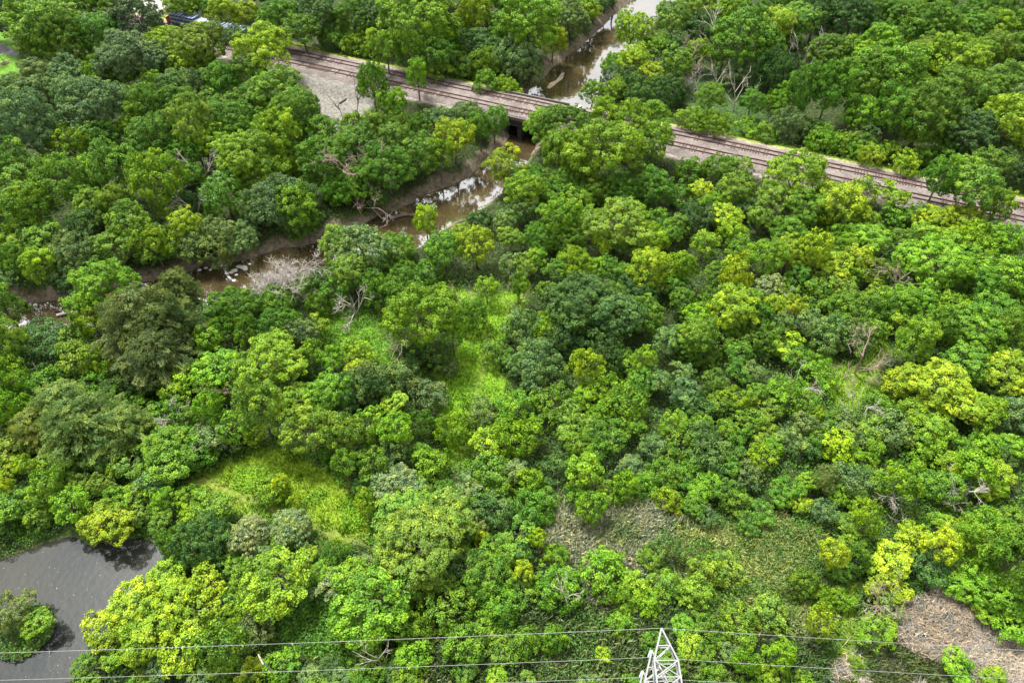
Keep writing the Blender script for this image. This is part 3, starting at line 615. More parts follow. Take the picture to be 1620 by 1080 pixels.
COL = {'k': (.052, .086, .026), 'd': (.056, .122, .022), 'g': (.088, .192, .014), 's': (.112, .190, .050), 'l': (.130, .255, .012), 'q': (.125, .190, .034),
       'o': (.132, .236, .022), 'y': (.200, .310, .014), 'Y': (.25, .36, .018), 'b': (.088, .138, .030), 'p': (.175, .235, .07)}
CW = {'k': 'blackish green', 'd': 'dark green', 'g': 'mid green', 's': 'grey green', 'l': 'bright green', 'o': 'olive green', 'y': 'yellow green', 'Y': 'vivid yellow', 'b': 'brownish', 'p': 'pale', 'q': 'olive'}
T = r"""
20 25 75 70 B d
70 38 115 85 B o|largest olive green tree beside the park lawn
58 76 50 48 B l
125 62 125 90 B g
110 5 90 50 B o
155 8 80 45 B g
220 38 92 56 B k|dark olive tree hiding the tracks beside the freight car
200 92 100 78 B s
262 70 66 58 B y
280 100 60 50 B y
320 72 86 50 B o|round yellowish tree growing over the near end of the freight car
385 62 66 44 B s
370 22 80 45 B y
325 8 75 40 B g
290 5 60 30 B l
313 98 52 48 B l
415 82 100 78 B y|yellow green tree where the tracks come out of the woods
178 118 92 60 B l
296 135 84 60 B s
372 126 95 66 B g
418 132 55 52 B l
82 118 98 60 B s
85 142 104 64 B s
145 168 110 80 B s
18 148 75 55 B s
42 198 106 110 B s|big rounded grey green tree below the park lawn
18 262 65 75 B o
245 136 44 50 B l
206 158 60 52 B k
258 175 110 78 B g
245 222 92 88 B g
205 205 48 50 B l
300 200 80 100 B o
375 166 98 66 B g
367 196 88 64 B g
340 228 75 64 B y
438 148 90 72 B o
470 180 84 84 B g
435 215 74 84 B l
393 250 98 78 B l
110 228 66 64 B l|small bright green tree in front of the big rounded grey green one
150 218 72 62 B g
183 262 82 90 B g
97 288 84 90 B g
250 286 80 96 B l|vivid rounded tree with two bright lobes left of the bare grey snag
268 330 42 42 B l
165 322 95 66 B o
42 325 84 84 B l
25 288 74 54 B o
355 308 82 76 W g
412 272 74 66 B l
510 252 86 76 B g
505 208 62 60 B g
450 318 100 80 S s
408 335 64 64 S s
480 352 62 54 S g
560 26 76 64 B g
597 34 66 66 B d
665 32 130 95 B l|huge bright green tree, the leftmost of two beyond the tracks and left of the river
700 65 74 64 B l
725 42 50 50 B l
752 24 60 76 B y
833 34 110 92 B l|big bright round tree just left of the upper river bend
895 15 92 54 B l
912 48 66 64 B s
952 36 34 42 B y
955 8 64 38 B d
995 2 50 30 B g
875 66 48 56 B y
838 116 60 62 S s
795 60 46 54 B l
772 96 74 60 S l
735 102 64 50 S g
750 70 84 56 B d
610 76 54 64 B l
645 74 54 54 S l
570 68 64 54 S l
685 84 64 56 B g
690 112 44 26 S l
770 130 44 32 S l
800 142 54 28 S y
528 62 60 44 S g
478 48 60 50 B g
440 30 70 60 B g
500 22 80 60 B d
590 134 54 80 B g|tall green tree rising over the pale gravel lot
622 164 50 54 B l
660 120 42 54 B l|slender yellow green tree standing out against the two tracks
650 202 94 56 S g
735 186 60 54 S s
782 194 48 78 W g|drooping green tree at the left end of the bridge
718 218 66 66 B y
707 268 42 62 B y
660 250 92 84 B g
612 262 84 80 B g
560 225 74 64 B g
572 196 64 44 B l
765 215 44 56 B g
770 268 60 62 B y|yellow green tree leaning over the pale water below the bridge
560 300 84 58 S g
535 300 60 54 S g
592 305 60 50 S d
858 196 52 60 B l|green tree beside the right end of the bridge
890 205 92 84 B g
955 146 74 46 B l
978 186 100 72 B l
955 236 118 96 B l|largest bright green tree below the tracks right of the bridge
885 240 66 70 B l
1035 225 64 72 B l
915 262 60 50 B l
1000 52 64 72 B y|yellow green tree leaning over the upper river from its right bank
1002 92 54 50 B y
1030 116 42 32 B y
1065 30 64 62 B o
1066 75 50 44 B d
985 124 64 44 B d
1030 146 110 54 S d
975 104 44 44 S l
1068 102 64 48 B g
860 290 104 62 S g
828 302 64 62 B l
915 302 114 62 S g
1010 302 114 62 S g
975 355 108 80 B o|broad olive tree in the middle of the thicket below the tracks
673 350 44 56 B y|small yellow tree at the foot of the muddy river bank
1180 58 106 96 B g
1262 35 70 66 B o
1115 45 56 54 B d
1235 8 64 44 B g
1320 20 116 74 B d
1400 25 106 64 B g
1445 12 46 46 B l
1475 42 86 74 B g
1520 48 96 64 B g
1560 18 96 64 B g
1600 44 94 64 B l
1600 82 116 74 B o
1390 65 62 54 B l|bright rounded crown standing above the dark trees right of the dead snag
1313 82 66 54 B g
1272 140 58 92 B g
1223 120 66 78 S d
1247 200 62 58 S s|pale grey green bush by the upper side of the tracks
1315 140 64 96 B g
1368 130 96 96 B g
1410 115 116 96 B l
1363 182 66 66 B l
1412 178 66 86 B g
1457 95 76 66 B o
1467 178 96 96 B g
1510 95 100 76 B l
1545 90 66 64 B l
1512 148 96 76 B g
1560 140 86 66 B g
1605 130 66 66 B g
1598 195 100 84 B Y|vivid yellow tree at the edge of the picture beyond the tracks
1530 208 86 76 B d
1320 224 84 44 S l
1363 236 54 44 S g
1393 244 64 44 S y
1430 262 44 38 S y
1467 255 64 44 S g
1285 208 50 44 S d
1095 190 46 40 S l
1127 197 54 44 S l
1180 204 44 34 S l
1210 212 40 30 S g
1487 283 60 70 B g
1545 298 86 80 B g
1600 270 74 64 S d
1580 325 54 54 B l
1262 282 96 88 B y|large domed yellow green tree overlapping the lower track
1325 322 84 62 B y
1222 320 66 50 B o
1160 302 64 50 B o
1150 342 58 44 B y
1110 302 44 34 B y
1412 310 50 44 B l
1365 302 54 38 S o
1500 350 100 56 B y
1115 270 90 44 S g
1165 268 54 30 S o
1100 347 64 54 S d
1290 352 60 44 S g
1440 342 84 44 S g
1340 350 60 40 S g
18 420 64 64 S g
27 390 54 34 B y
65 372 74 54 B g
112 405 84 64 S s
183 392 80 64 B g
247 397 54 44 S g
72 462 60 62 B y|yellow green tree beside the dark bend of the river at the picture edge
25 475 70 74 B g
112 440 74 54 S d
177 455 110 100 B l|big light green tree in front of the hidden river bend
253 432 54 64 B l
285 462 62 76 C b
225 512 126 130 C b|large brownish cedar in the middle of the left woods
245 560 112 100 C b
278 510 84 90 C b
140 500 54 84 B l
335 388 96 60 S s|broad silvery shrub on the far river bank above the rocks
385 402 64 54 S s
300 385 60 54 S s
410 480 124 66 S g
446 512 76 56 S g
370 520 84 56 S g
507 480 44 44 S g
345 488 54 48 S g
330 535 48 46 B l
65 545 94 74 B d
12 545 66 94 B o
18 596 54 74 B l
130 570 64 62 B o
145 605 54 50 B g
152 573 44 62 B y
108 550 54 54 B o
100 640 96 84 C q|olive feathery conifer below the grey bare snag
132 672 124 90 C q
190 680 94 70 C q
60 675 84 80 C q
18 645 54 74 B l
15 705 64 54 B o
200 632 74 44 S g
425 572 112 86 B l|broad bright green tree left of the middle clearing
408 640 84 96 B o
345 582 80 60 B l
300 597 64 54 B l
330 642 50 62 B l
510 562 64 46 B l
503 513 38 34 B y
500 625 112 70 B l
485 678 86 84 B o
535 690 54 64 B o
262 706 74 56 B l
340 690 76 64 S s
235 692 54 40 S g
480 372 70 74 B l|upright green tree beside the grey dead bush on the river bank
575 395 100 80 W b|olive brown feathery tree beside the river below the mud bank
535 385 60 66 W o
623 396 64 48 S l
677 430 50 44 S g
703 395 64 60 B g
753 388 60 60 B y|isolated yellow tree at the head of the narrow gully
770 455 38 40 B y
820 450 34 44 B l
625 432 64 44 S g
633 457 74 54 S g
597 465 54 58 S g
672 498 118 112 B l|round tree with bare limbs standing alone between the two clearings
715 525 48 66 B l
672 562 84 54 S d
752 500 50 54 S g
711 583 30 26 S s
562 560 58 32 S y
610 600 114 54 S s
570 620 94 64 S d
680 622 60 48 S s
622 635 44 30 B y
605 675 94 64 B l
550 688 58 62 B o
665 670 50 62 S g
715 680 58 60 S l
770 700 54 50 B y
765 655 54 50 S s
825 520 64 60 S s
780 560 54 44 S g
875 375 94 64 S g
920 478 116 96 B d|broad dark green dome in the middle of the thicket
975 500 94 84 B d
910 545 94 64 S d
845 580 94 74 S s
925 580 52 76 B y|narrow yellow tree in front of the dark green domes
1017 570 42 58 B l
960 562 64 84 S d
1065 425 50 54 B y
1045 450 40 34 B y
1020 500 74 64 S g
815 650 74 64 S g
875 640 74 64 S g
815 690 74 74 S l
990 640 74 70 S g
1160 372 54 54 S l
1250 400 62 58 B y
1285 393 52 68 B y
1323 420 64 54 B y
1355 410 54 52 B y
1375 380 68 54 B l
1085 425 44 64 B l
1165 436 54 78 B y|tall pointed yellow tree left of the pale bare twigs
1160 487 80 74 B y
1215 455 48 44 B p
1243 485 70 48 B y
1240 540 58 48 B y
1100 530 68 68 B o|round olive tree in the right half of the thicket
1353 487 84 64 S g
1330 535 94 64 S s
1393 495 50 54 S g
1380 440 34 28 B y
1480 420 116 90 B l
1437 475 64 58 B l
1480 490 94 64 B l
1530 395 86 64 B l
1565 380 94 64 B l
1485 375 94 48 B l
1590 440 84 74 B l
1545 525 106 80 B l
1493 520 58 64 B g
1450 540 74 78 B l
1570 490 74 64 B g
1605 525 64 74 B g
1525 575 84 64 B g
1480 612 116 86 B y|broad yellow green tree at the right of the small clearing
1423 605 54 54 B y
1445 650 50 48 B y
1595 590 84 74 B y
1545 645 84 64 B l
1600 655 74 64 S s
1470 680 74 54 B l
1580 702 88 48 B l
1390 655 64 54 S g
1340 680 74 54 S s
1290 657 24 38 B y
1403 575 28 46 S s
1293 592 64 50 S l
27 733 64 40 B y
8 775 34 46 B y
80 730 46 36 B l
73 773 54 58 B g
20 800 64 54 B g
113 800 60 60 B l
145 770 64 44 B o
167 827 80 64 B y|bright yellow green tree reflected in the upper edge of the pond
207 735 64 48 B g
265 740 70 58 B l
215 812 46 38 S o
280 790 80 48 S l
335 800 64 54 B g
322 858 96 84 S d|silvery dark green bush at the corner of the pond
275 856 50 70 S g
393 845 70 66 W p|pale willowy shrub at the lower edge of the dirt track
458 835 70 58 W p|second pale willowy shrub along the lower edge of the dirt track
438 918 120 112 B l|bright green round tree with clumped crown right of the pond
485 880 36 34 B y
262 912 54 54 B y
325 925 62 56 B y
215 960 96 74 B y
265 960 86 84 B y
312 962 74 74 B y
172 995 74 64 B y
235 1005 94 74 B y
285 1030 74 64 B y
350 1025 84 94 B g
403 995 64 64 B b
445 1050 54 44 B l
523 925 54 48 B p
530 875 44 44 S g
18 966 68 54 W b|brownish half of the bush on the pond islet
58 984 50 44 B l|green half of the bush on the pond islet
443 765 28 46 B Y
466 790 22 24 B Y
430 775 64 54 S g
628 767 80 64 W p
577 798 38 48 B l
548 735 44 54 B o
590 735 54 54 B g
705 815 96 84 B o
640 812 94 84 B o
660 865 140 104 B o|huge light green cottonwood right of the dirt track
635 900 116 84 B o
588 955 134 124 B l|big bright green tree whose forked bare trunk shows at its foot
560 912 64 64 B l
630 985 70 64 B g
775 745 74 54 S g
840 765 54 54 S l
787 805 74 64 S d
840 802 64 64 S g
923 745 64 64 B l
935 800 52 54 B l|bright green young tree at the upper edge of the brown reeds
987 770 54 68 S l
850 850 32 42 B y|small light sapling alone in the brown reeds
760 850 34 34 S y
827 905 34 42 B Y
775 910 94 74 S g
707 955 84 74 S g
793 960 74 64 S g
885 930 74 62 S g
955 910 84 62 S l
1003 925 54 54 B l
1053 925 58 54 S o
1005 950 74 44 S l
740 1020 84 64 S g
825 1020 64 54 S g
877 1010 44 48 S l
650 1045 64 48 S l
980 985 48 44 S l
953 1035 34 28 S y
787 1070 34 34 B l
1055 870 50 54 S s
1307 757 46 54 Dx b
1430 760 64 68 B l
1510 733 54 44 B y
1545 740 64 62 B l
1580 750 50 44 B y
1553 775 38 28 B y
1373 823 48 62 B l
1493 770 64 48 S g
1317 875 48 56 B Y|pale yellow shrubby tree at the right end of the reeds
1412 885 68 60 B Y|most vivid yellow tree, round, beside the grassy lane in the lower right
1400 932 58 54 B y
1487 865 54 74 B Y
1445 850 54 44 B y
1520 845 54 44 B Y
1560 850 86 90 B l
1600 890 84 100 B g
1580 930 94 74 B l
1563 955 54 44 B l
1603 990 64 64 B l
1535 895 54 54 S g
1353 885 50 54 S g
1300 985 48 64 B Y
1380 1000 58 54 B l
1270 925 54 74 S g
1315 945 64 44 S l
1170 985 64 50 S o
1217 970 64 54 S o
1120 995 54 44 S g
1120 905 64 64 S o
1233 1035 48 54 B l
1177 1045 44 64 B l
1205 1065 44 38 S l
1515 1060 54 44 B l
1570 1075 44 34 B l
1270 1075 34 34 B l
1130 1070 54 44 S g
1355 1050 34 34 S l
1150 900 60 46 S o
1100 940 60 44 S o
876 884 48 40 S l
962 884 40 34 S s
1030 885 46 40 S g
860 820 40 34 S g
"""
trees = []
for ln in T.strip().splitlines():
    a_, _, lab = ln.partition('|'); f = a_.split(); v = [float(q) for q in f[:4]]
    if not lab and f[4] in 'BS' and v[2] > 1.38 * v[3] and v[2] > 60:      # a wide low mass is two plants side by side
        for sg in (-1, 1):
            r_ = random.uniform(.56, .66); trees.append([v[0] + sg * v[2] * .23, v[1] + sg * random.uniform(-.1, .1) * v[3], v[2] * r_, v[3] * random.uniform(.86, .98), f[4], f[5], None])
    else: trees.append([*v, f[4], f[5], lab or None])
CLEAR = {'B': .5, 'S': -.12, 'C': .12, 'W': .25, 'Dx': 0}
def solve(px, py, wd, ht, K):
    hc = 4.0
    for _ in range(6):
        z = depth_at(py, hc); a = wd / 2 / (FX / z)
        t = (py - 540) / FX; ph = math.atan2(SP + t * CP, CP - t * SP)
        b2 = (ht / 2 / (FX / z) / math.hypot(1, t) * 1.02) ** 2 - (a * math.sin(ph)) ** 2
        c = math.sqrt(max(b2, 0)) / math.cos(ph) if b2 > 0 else 0
        lo, hi = {'B': (.64, 1.5), 'S': (.75, 1.15), 'C': (.9, 1.5), 'W': (.75, 1.2)}.get(K[0], (.7, 1.3))
        lo = max(lo, .82) if (K == 'B' and py < 330) else lo; c = min(max(c, lo * a), hi * a)
        gx_, gy_ = G(px, py, hc + gz if _ else hc); gz = float(height(np.array([[gx_, gy_]]))[0])
        hc_ = c * (1 + CLEAR.get(K, .3)); hc = hc_
    gx_, gy_ = G(px, py, hc + gz); z = depth_at(py, hc + gz); a = wd / 2 / (FX / z)
    return float(gx_), float(gy_), gz, a, c, hc
# fill the gaps of the canopy between the trees placed one by one
solved = []
for tr in trees:
    if tr[4] == 'Dx': tr[4] = 'W'
    s = solve(*tr[:5]); gx_, gy_, gz, a, c, hc = s
    for _ in range(8):      # a trunk does not stand in the river
        q = np.array([[gx_, gy_]]); d0 = sdist(q, RIV)[0]
        if d0 > .8: break
        e = .5; gr = np.array([sdist(q + [e, 0], RIV)[0] - d0, sdist(q + [0, e], RIV)[0] - d0]); gr = gr / (np.linalg.norm(gr) + 1e-6)
        gx_ += gr[0] * .8; gy_ += gr[1] * .8; gz = float(height(np.array([[gx_, gy_]]))[0])
    solved.append((gx_, gy_, gz, a, c, hc))
R2 = random.Random(77)
open_z = ['clear1', 'clear2', 'clear3', 'clear4', 'clear5', 'gully', 'gapR', 'pathR', 'dry', 'lot', 'yard', 'lawn', 'asph', 'bankG']
thin_z = {'reedT': .03, 'reedG': .04, 'reedD': .22, 'reedL': .25, 'brush': .3}
boxes = [(t[0], t[1], t[2], t[3]) for t in trees]
bx_ = np.array(boxes)
CAND = 9000; nS = sum(t[4] == 'S' for t in trees); nB = sum(t[4] == 'B' for t in trees)
cp = np.array([(R2.uniform(-70, 1690), R2.uniform(-30, 1130)) for _ in range(CAND)])
gxy = np.stack(G(cp[:, 0], cp[:, 1], 2.0), 1)
bad = np.zeros(CAND, bool)
gb = np.stack(G(cp[:, 0], cp[:, 1], 1.0), 1)
for k in open_z: bad |= sdist(gb, zones[k]) < 1.2
bad |= sdist(gb, RIV) < 2.0; bad |= sdist(gb, POND) < 1.0; bad |= (np.abs(rail_off(gb) + 2.3) < 10.2)
# nothing tall may stand just in front of the tracks, the gravel lot or the water either
for dz in (14, 26):
    g2 = np.stack(G(cp[:, 0], cp[:, 1] - dz, 1.0), 1)
    bad |= (np.abs(rail_off(g2) + 2.3) < 7.0) & (dz < 20); bad |= sdist(g2, RIV) < 0; bad |= (sdist(g2, zones['lot']) < 0) & (dz < 20); bad |= sdist(g2, POND) < 0
thin = np.ones(CAND)
for k, v in thin_z.items(): thin = np.where(sdist(gb, zones[k]) < 0, v, thin)
VIS = [np.array(v, float) for v in (
 [(840,155),(893,90),(935,60),(970,30),(1020,0),(1050,5),(1000,60),(965,85),(950,125),(930,175),(850,165)],
 [(795,182),(838,195),(836,232),(808,285),(783,300),(760,325),(725,347),(690,372),(665,402),(605,395),(545,368),(620,333),(735,280),(788,232)],
 [(296,425),(443,392),(475,400),(405,462),(340,482)], [(50,488),(120,474),(122,502),(60,508)],
 [(455,68),(930,160),(925,195),(800,190),(470,115)], [(1062,200),(1240,238),(1235,265),(1066,245)], [(1285,250),(1472,288),(1468,325),(1300,290)], [(1598,312),(1640,322),(1640,345),(1598,332)],
 [(262,30),(350,18),(352,45),(290,70),(268,52)], [(150,-40),(172,8),(250,16),(240,-40)], [(-60,60),(26,70),(30,118),(-60,135)], [(495,476),(560,498),(612,520),(615,560),(600,580),(540,542),(500,515)],
 [(455,105),(556,130),(566,186),(545,204),(512,212),(500,170)],
 [(700,445),(760,470),(830,462),(815,500),(785,560),(795,625),(770,655),(740,720),(705,720),(700,640),(682,600),(735,545)],
 [(1275,532),(1310,565),(1350,585),(1395,540),(1408,558),(1388,603),(1345,640),(1320,640),(1300,600)],
 [(310,770),(350,735),(420,700),(470,715),(540,760),(590,805),(590,862),(540,858),(440,828)])]
def covers(x_, y_, wd, ht):
    q = np.array([(x_ + wd * .46 * math.cos(k * .785), y_ + ht * .46 * math.sin(k * .785)) for k in range(8)] + [(x_, y_)])
    q = np.vstack([q, (q - [x_, y_]) * .5 + [x_, y_]])
    for v in VIS:
        if (sdist(q, v) < 0).any() or ((((v - [x_, y_]) / [wd * .45, ht * .45]) ** 2).sum(1) < 1).any(): return True
    return False
for i in range(CAND):
    if bad[i] or R2.random() > thin[i]: continue
    x_, y_ = cp[i]; u = R2.random()
    scrub = (y_ > 250 and 500 < x_ < 1430) or y_ > 560 or (y_ > 370 and x_ < 560)
    if scrub: K = 'S' if u < .86 else 'B'; wd = R2.uniform(44, 74) if y_ < 860 else R2.uniform(40, 70)
    else: K = 'B' if u < .7 else 'S'; wd = R2.uniform(46, 84)
    if scrub: cc = R2.choices('gdslyo', (46, 10, 14, 22, 4, 4))[0]
    else: cc = R2.choices('gdslyo', (38, 12, 12, 28, 3, 7))[0]
    if thin[i] < 1: wd *= .72; cc = R2.choices('gslyo', (3, 3, 2, 1, 3))[0]
    if nS >= 295 and K == 'S': K = 'B'; wd = R2.uniform(36, 48)
    ht = wd * (.88 if K == 'S' else .95)
    dx = (bx_[:, 0] - x_) / ((bx_[:, 2] + wd) / 2); dy = (bx_[:, 1] - y_) / ((bx_[:, 3] + ht) / 2)
    if ((dx * dx + dy * dy) < .50 ** 2).any(): continue
    if covers(x_, y_, wd, ht): continue
    bx_ = np.vstack([bx_, (x_, y_, wd, ht)])
    trees.append([x_, y_, wd, ht, K, cc, None]); solved.append(solve(x_, y_, wd, ht, K))
    if len(trees) > 985: break
    if K == 'S': nS += 1
    else: nB += 1

# ---- labels: every plant is told apart by its looks and by the landmark it stands nearest to
LM = [('railway bridge', 830, 178), ('pond', 110, 930), ('pond islet', 45, 980), ('pale gravel lot', 520, 155), ('blue freight stacks', 290, 28), ('park lawn', 10, 105),
      ('leaning dead snag', 1145, 45), ('steel pylon', 1047, 1010), ('upper river bend', 900, 120), ('muddy river bank', 640, 320), ('white river rocks', 372, 427), ('large brownish cedar', 225, 512),
      ('middle grassy clearing', 745, 620), ('small right clearing', 1345, 600), ('dirt track', 440, 810), ('lone clearing tree', 672, 498),
      ('pink dry reeds', 1500, 1020), ('brown reed patch', 960, 860), ('vivid yellow round tree', 1412, 885), ('dark green domed tree', 920, 478), ('huge light cottonwood', 660, 865),
      ('domed trackside tree', 1262, 282), ('grey dead bush', 460, 425), ('vivid yellow far tree', 1598, 195), ('clumped round tree', 438, 918),
      ('round olive thicket tree', 1100, 530), ('grassy lane', 1335, 990), ('yellow gully tree', 753, 388), ('broad yellow green tree', 1480, 612), ('olive feathery conifer', 100, 640),
      ('tall pointed yellow tree', 1165, 436), ('bright domed far crown', 1390, 65), ('huge bright far tree', 665, 32), ('bright pondside tree', 167, 827), ('bridge side bright tree', 955, 236),
      ('upper right picture corner', 1620, 0), ('lower right picture corner', 1620, 1080), ('upper left picture corner', 0, 0), ('lower left picture corner', 0, 1080), ('lone reed sapling', 850, 850),
      ('broad olive thicket tree', 975, 355), ('dark water bend', 90, 497)]
DIRS = ['right of', 'below and right of', 'below', 'below and left of', 'left of', 'above and left of', 'above', 'above and right of']
ORD = ['nearest', 'second', 'third', 'fourth', 'fifth', 'sixth', 'seventh', 'eighth']
TY = {'B': 'tree', 'S': 'shrub', 'C': 'conifer', 'W': 'feathery tree'}
lmx = np.array([(q[1], q[2]) for q in LM], float); tp = np.array([(t[0], t[1]) for t in trees])
dv = tp[:, None, :] - lmx[None]; dist = np.hypot(dv[..., 0], dv[..., 1]); sec = (np.round(np.arctan2(dv[..., 1], dv[..., 0]) / (math.pi / 4)).astype(int)) % 8
kindkey = np.array([t[4] + t[5] + str(s[3] < 2.6) * (t[4] == 'B') for t, s in zip(trees, solved)])
for i, t in enumerate(trees):
    if t[6]: continue
    best = None
    for j in np.argsort(dist[i])[:14]:
        if dist[i, j] < 14: continue
        same = (kindkey == kindkey[i]) & (sec[:, j] == sec[i, j]); rk = int((dist[same, j] < dist[i, j] - 1e-6).sum())
        sc2 = rk * 1.0 + dist[i, j] / 260
        if rk < 8 and (best is None or sc2 < best[0]): best = (sc2, rk, j)
    sc2, rk, j = best if best else (0, 7, int(np.argmin(dist[i])))
    wdr = 'small ' if 0 < solved[i][3] < 2.3 and t[4] != 'B' else ('large ' if solved[i][3] > 5.2 else '')
    t[6] = f"{wdr}{CW[t[5]]} {('sapling' if (t[4] == 'B' and solved[i][3] < 2.6) else TY[t[4]])}, {ORD[rk]} {DIRS[sec[i, j]]} the {LM[j][0]}"
NAME = {'B': 'broadleaf_tree', 'S': 'shrub', 'C': 'conifer_tree', 'W': 'feathery_tree'}
CAT = {'B': 'tree', 'S': 'shrub', 'C': 'conifer', 'W': 'tree'}
cnt = {}
for t, s in zip(trees, solved):
    px, py, wd, ht, K, cc, lab = t; gx_, gy_, gz, a, c, hc = s
    key = K if K in 'CW' else ('BL' if a > 5 else 'BM' if a > 3 else 'BS') if K == 'B' else ('SL' if a > 3.4 else 'SM')
    k_ = cnt.get(key, 0); cnt[key] = k_ + 1; pr = protos[key][(k_ * 7 + int(px)) % len(protos[key])]
    root = bpy.data.objects.new('sapling' if (K == 'B' and a < 2.6) else NAME[K], None); col.objects.link(root); root.location = (gx_, gy_, gz - .05); root.rotation_euler = (0, 0, R2.uniform(0, 6.28))
    root.empty_display_size = .5
    zone = 'beyond the tracks' if rail_off(np.array([[gx_, gy_]]))[0] > -2 else ('of the riverside woods' if px < 640 and py < 520 else 'of the thicket and meadow')
    grp = {'B': 'broadleaf trees', 'S': 'shrubs', 'C': 'feathery conifers', 'W': 'fine leaved trees'}[K] + ' ' + zone
    tag(root, lab, 'sapling' if (K == 'B' and a < 2.6) else CAT[K], grp if not (K == 'B' and a < 2.6) else 'saplings ' + zone)
    cr = bpy.data.objects.new('foliage' if K == 'S' else 'crown', pr['me']); col.objects.link(cr); cr.parent = root; cr.location = (0, 0, hc)
    fx = R2.uniform(.93, 1.07); cr.scale = (a * fx * .95, a / fx * .95, c * .96)
    cr.rotation_euler = (R2.uniform(-.08, .08), R2.uniform(-.08, .08), 0)
    cb = np.array(COL[cc]) * R2.uniform(.86, 1.16); cb = cb * np.array([R2.uniform(.88, 1.14), 1, R2.uniform(.8, 1.25)])
    cr.color = (*cb, 1)
    tk = bpy.data.objects.new('stem' if K == 'S' else 'trunk', pr['tr']); col.objects.link(tk); tk.parent = root; tk.scale = (a / pr['a'], a / pr['a'], (hc) / pr['hc'])
print('TREES', len(trees), 'B', nB, 'S', nS, 'mean a', np.mean([s[3] for s in solved]))

# ---------------------------------------------------------------- bare trees (x, y of foot, height px, kind)
DT = """1128 120 126 Dt|tall pale leaning dead snag among green trees beyond the tracks
326 304 92 Ds|bare grey snag spreading between the green trees upper left
312 350 70 Ds|low bare grey branches below the grey snag upper left
1085 130 62 Dr|pinkish dead tree by the brushy opening beyond the tracks
1092 150 50 Ds|grey broken dead tree at the left of the brushy opening
1132 158 62 Dt|thin dead trunk with bare fork in the brushy opening
1160 178 72 Dt|tall thin dead trunk at the centre of the brushy opening
1186 172 48 Dt|slanting dead trunk at the right of the brushy opening
1266 116 80 Ds|bare forked treetop above the trees right of the brushy opening
600 45 56 Dr|reddish bare treetop between green trees beyond the tracks
568 318 96 Dr|reddish dead tree above the muddy river bank
1235 365 58 Dr|reddish bare trunk below the domed tree over the track
466 468 74 Db|large pale grey dead bush leaning over the river
434 468 52 Db|smaller grey dead bush beside the large one at the river
312 470 56 Ds|small bare grey tree at the end of the brown shallows
236 398 44 Ds|bare grey twigs above the river in the left woods
562 504 64 Ds|grey dead shrub at the corner of the left clearing
733 494 44 Dr|pinkish bare shrub beside the middle clearing
822 480 46 Dr|pinkish bare stems under the green tuft by the clearing
650 572 70 Dr|reddish bare limbs at the foot of the lone clearing tree
1195 446 54 Ds|pale bare twigs beside the tall pointed yellow tree
1222 478 50 Ds|pale grey bare treetop among the yellow trees
1247 524 44 Ds|grey bare twigs above a yellow green tree
1350 590 66 Dr|reddish bare tree leaning over the small right clearing
1400 475 70 Dr|reddish bare twigs beside the bright right hand trees
1352 664 56 Ds|grey bare shrub below the small right clearing
1258 634 54 Ds|grey bare stem in the right thicket
65 620 54 Ds|bare grey snag above the olive conifers
280 682 60 Ds|grey fallen bare tree between conifers and bright trees
366 640 44 Dr|reddish bare shrub left of the olive round tree
340 712 40 Ds|small grey bare shrub above the dirt track
896 962 60 Dt|small pale dead tree at the lower edge of the brown reeds
608 1062 70 Dt|pale forked dead trunk under the big bright tree
1393 800 40 Ds|grey bare twigs above the grassy gap on the right
1380 975 44 Dr|reddish bare shrub at the edge of the dry reeds
1510 800 60 Ds|thin bare branch over the dark gap on the right
1243 128 40 Ds|thin grey bare tree beside the bare forked treetop
1075 150 40 Ds|low bare brush beside the dark shrubs beyond the bridge
560 200 82 Dp|thin dark bare pole standing in front of the gravel lot
546 201 58 Dp|shorter thin dark bare pole on the gravel lot
"""
for ln in DT.strip().splitlines():
    a_, _, lab = ln.partition('|'); f = a_.split(); px, py, hp, K = float(f[0]), float(f[1]), float(f[2]), f[3]
    # foot hidden behind crowns: the foot stands where its own pixel meets the ground
    qx, qy = G(px, py, 0.0); gz = float(height(np.array([[qx, qy]]))[0]); t = (py - 540) / FX; ph = math.atan2(SP + t * CP, CP - t * SP)
    hm = hp / (FX / depth_at(py)) / math.cos(ph) * math.hypot(1, t) * 1.05; hm = min(hm, 22 if py < 260 else (17 if py < 600 else 8))
    me, _w = DEAD[K]; o = link('dead_bush' if K == 'Db' else 'dead_tree', me, None, (float(qx), float(qy), gz)); s_ = hm
    o.scale = (s_, s_, s_); o.rotation_euler = (0, 0, R2.uniform(0, 6.28) if K != 'Dt' else R2.uniform(-.6, .6))
    tag(o, lab, 'dead bush' if K == 'Db' else 'dead tree', 'bare dead trees and bushes')
# logs by the river
for x0, y0, x1, y1, r_, lab in ((561, 316, 606, 341, .16, 'long pale bare log slanting down the green river bank'), (617, 338, 652, 332, .3, 'thick brown log lying along the muddy water edge'),
                          (632, 330, 650, 334, .22, 'short dark log lying beside the thick brown one'), (85, 492, 118, 486, .28, 'pale log lying in the dark river bend at the picture edge'), (283, 574, 316, 577, .13, 'thin pale fallen trunk below the large brownish cedar')):
    p0 = G(x0, y0, -1); p1 = G(x1, y1, -1); mb = MB(); z0, z1 = [float(height(np.array([[q[0], q[1]]]))[0]) for q in (p0, p1)]
    z0 = max(z0, ZW) + r_ + (1.5 if x0 == 561 else .1); z1 = max(z1, ZW) + r_ + .05
    mb.tube([(0, 0, z0), ((p1[0] - p0[0]) * .5, (p1[1] - p0[1]) * .5 + .2, (z0 + z1) / 2), (p1[0] - p0[0], p1[1] - p0[1], z1)], [r_, r_ * .9, r_ * .6], 7)
    tag(mb.build('fallen_log', M_bark if 'brown' in lab else M_dead, None, (float(p0[0]), float(p0[1]), 0)), lab, 'log')

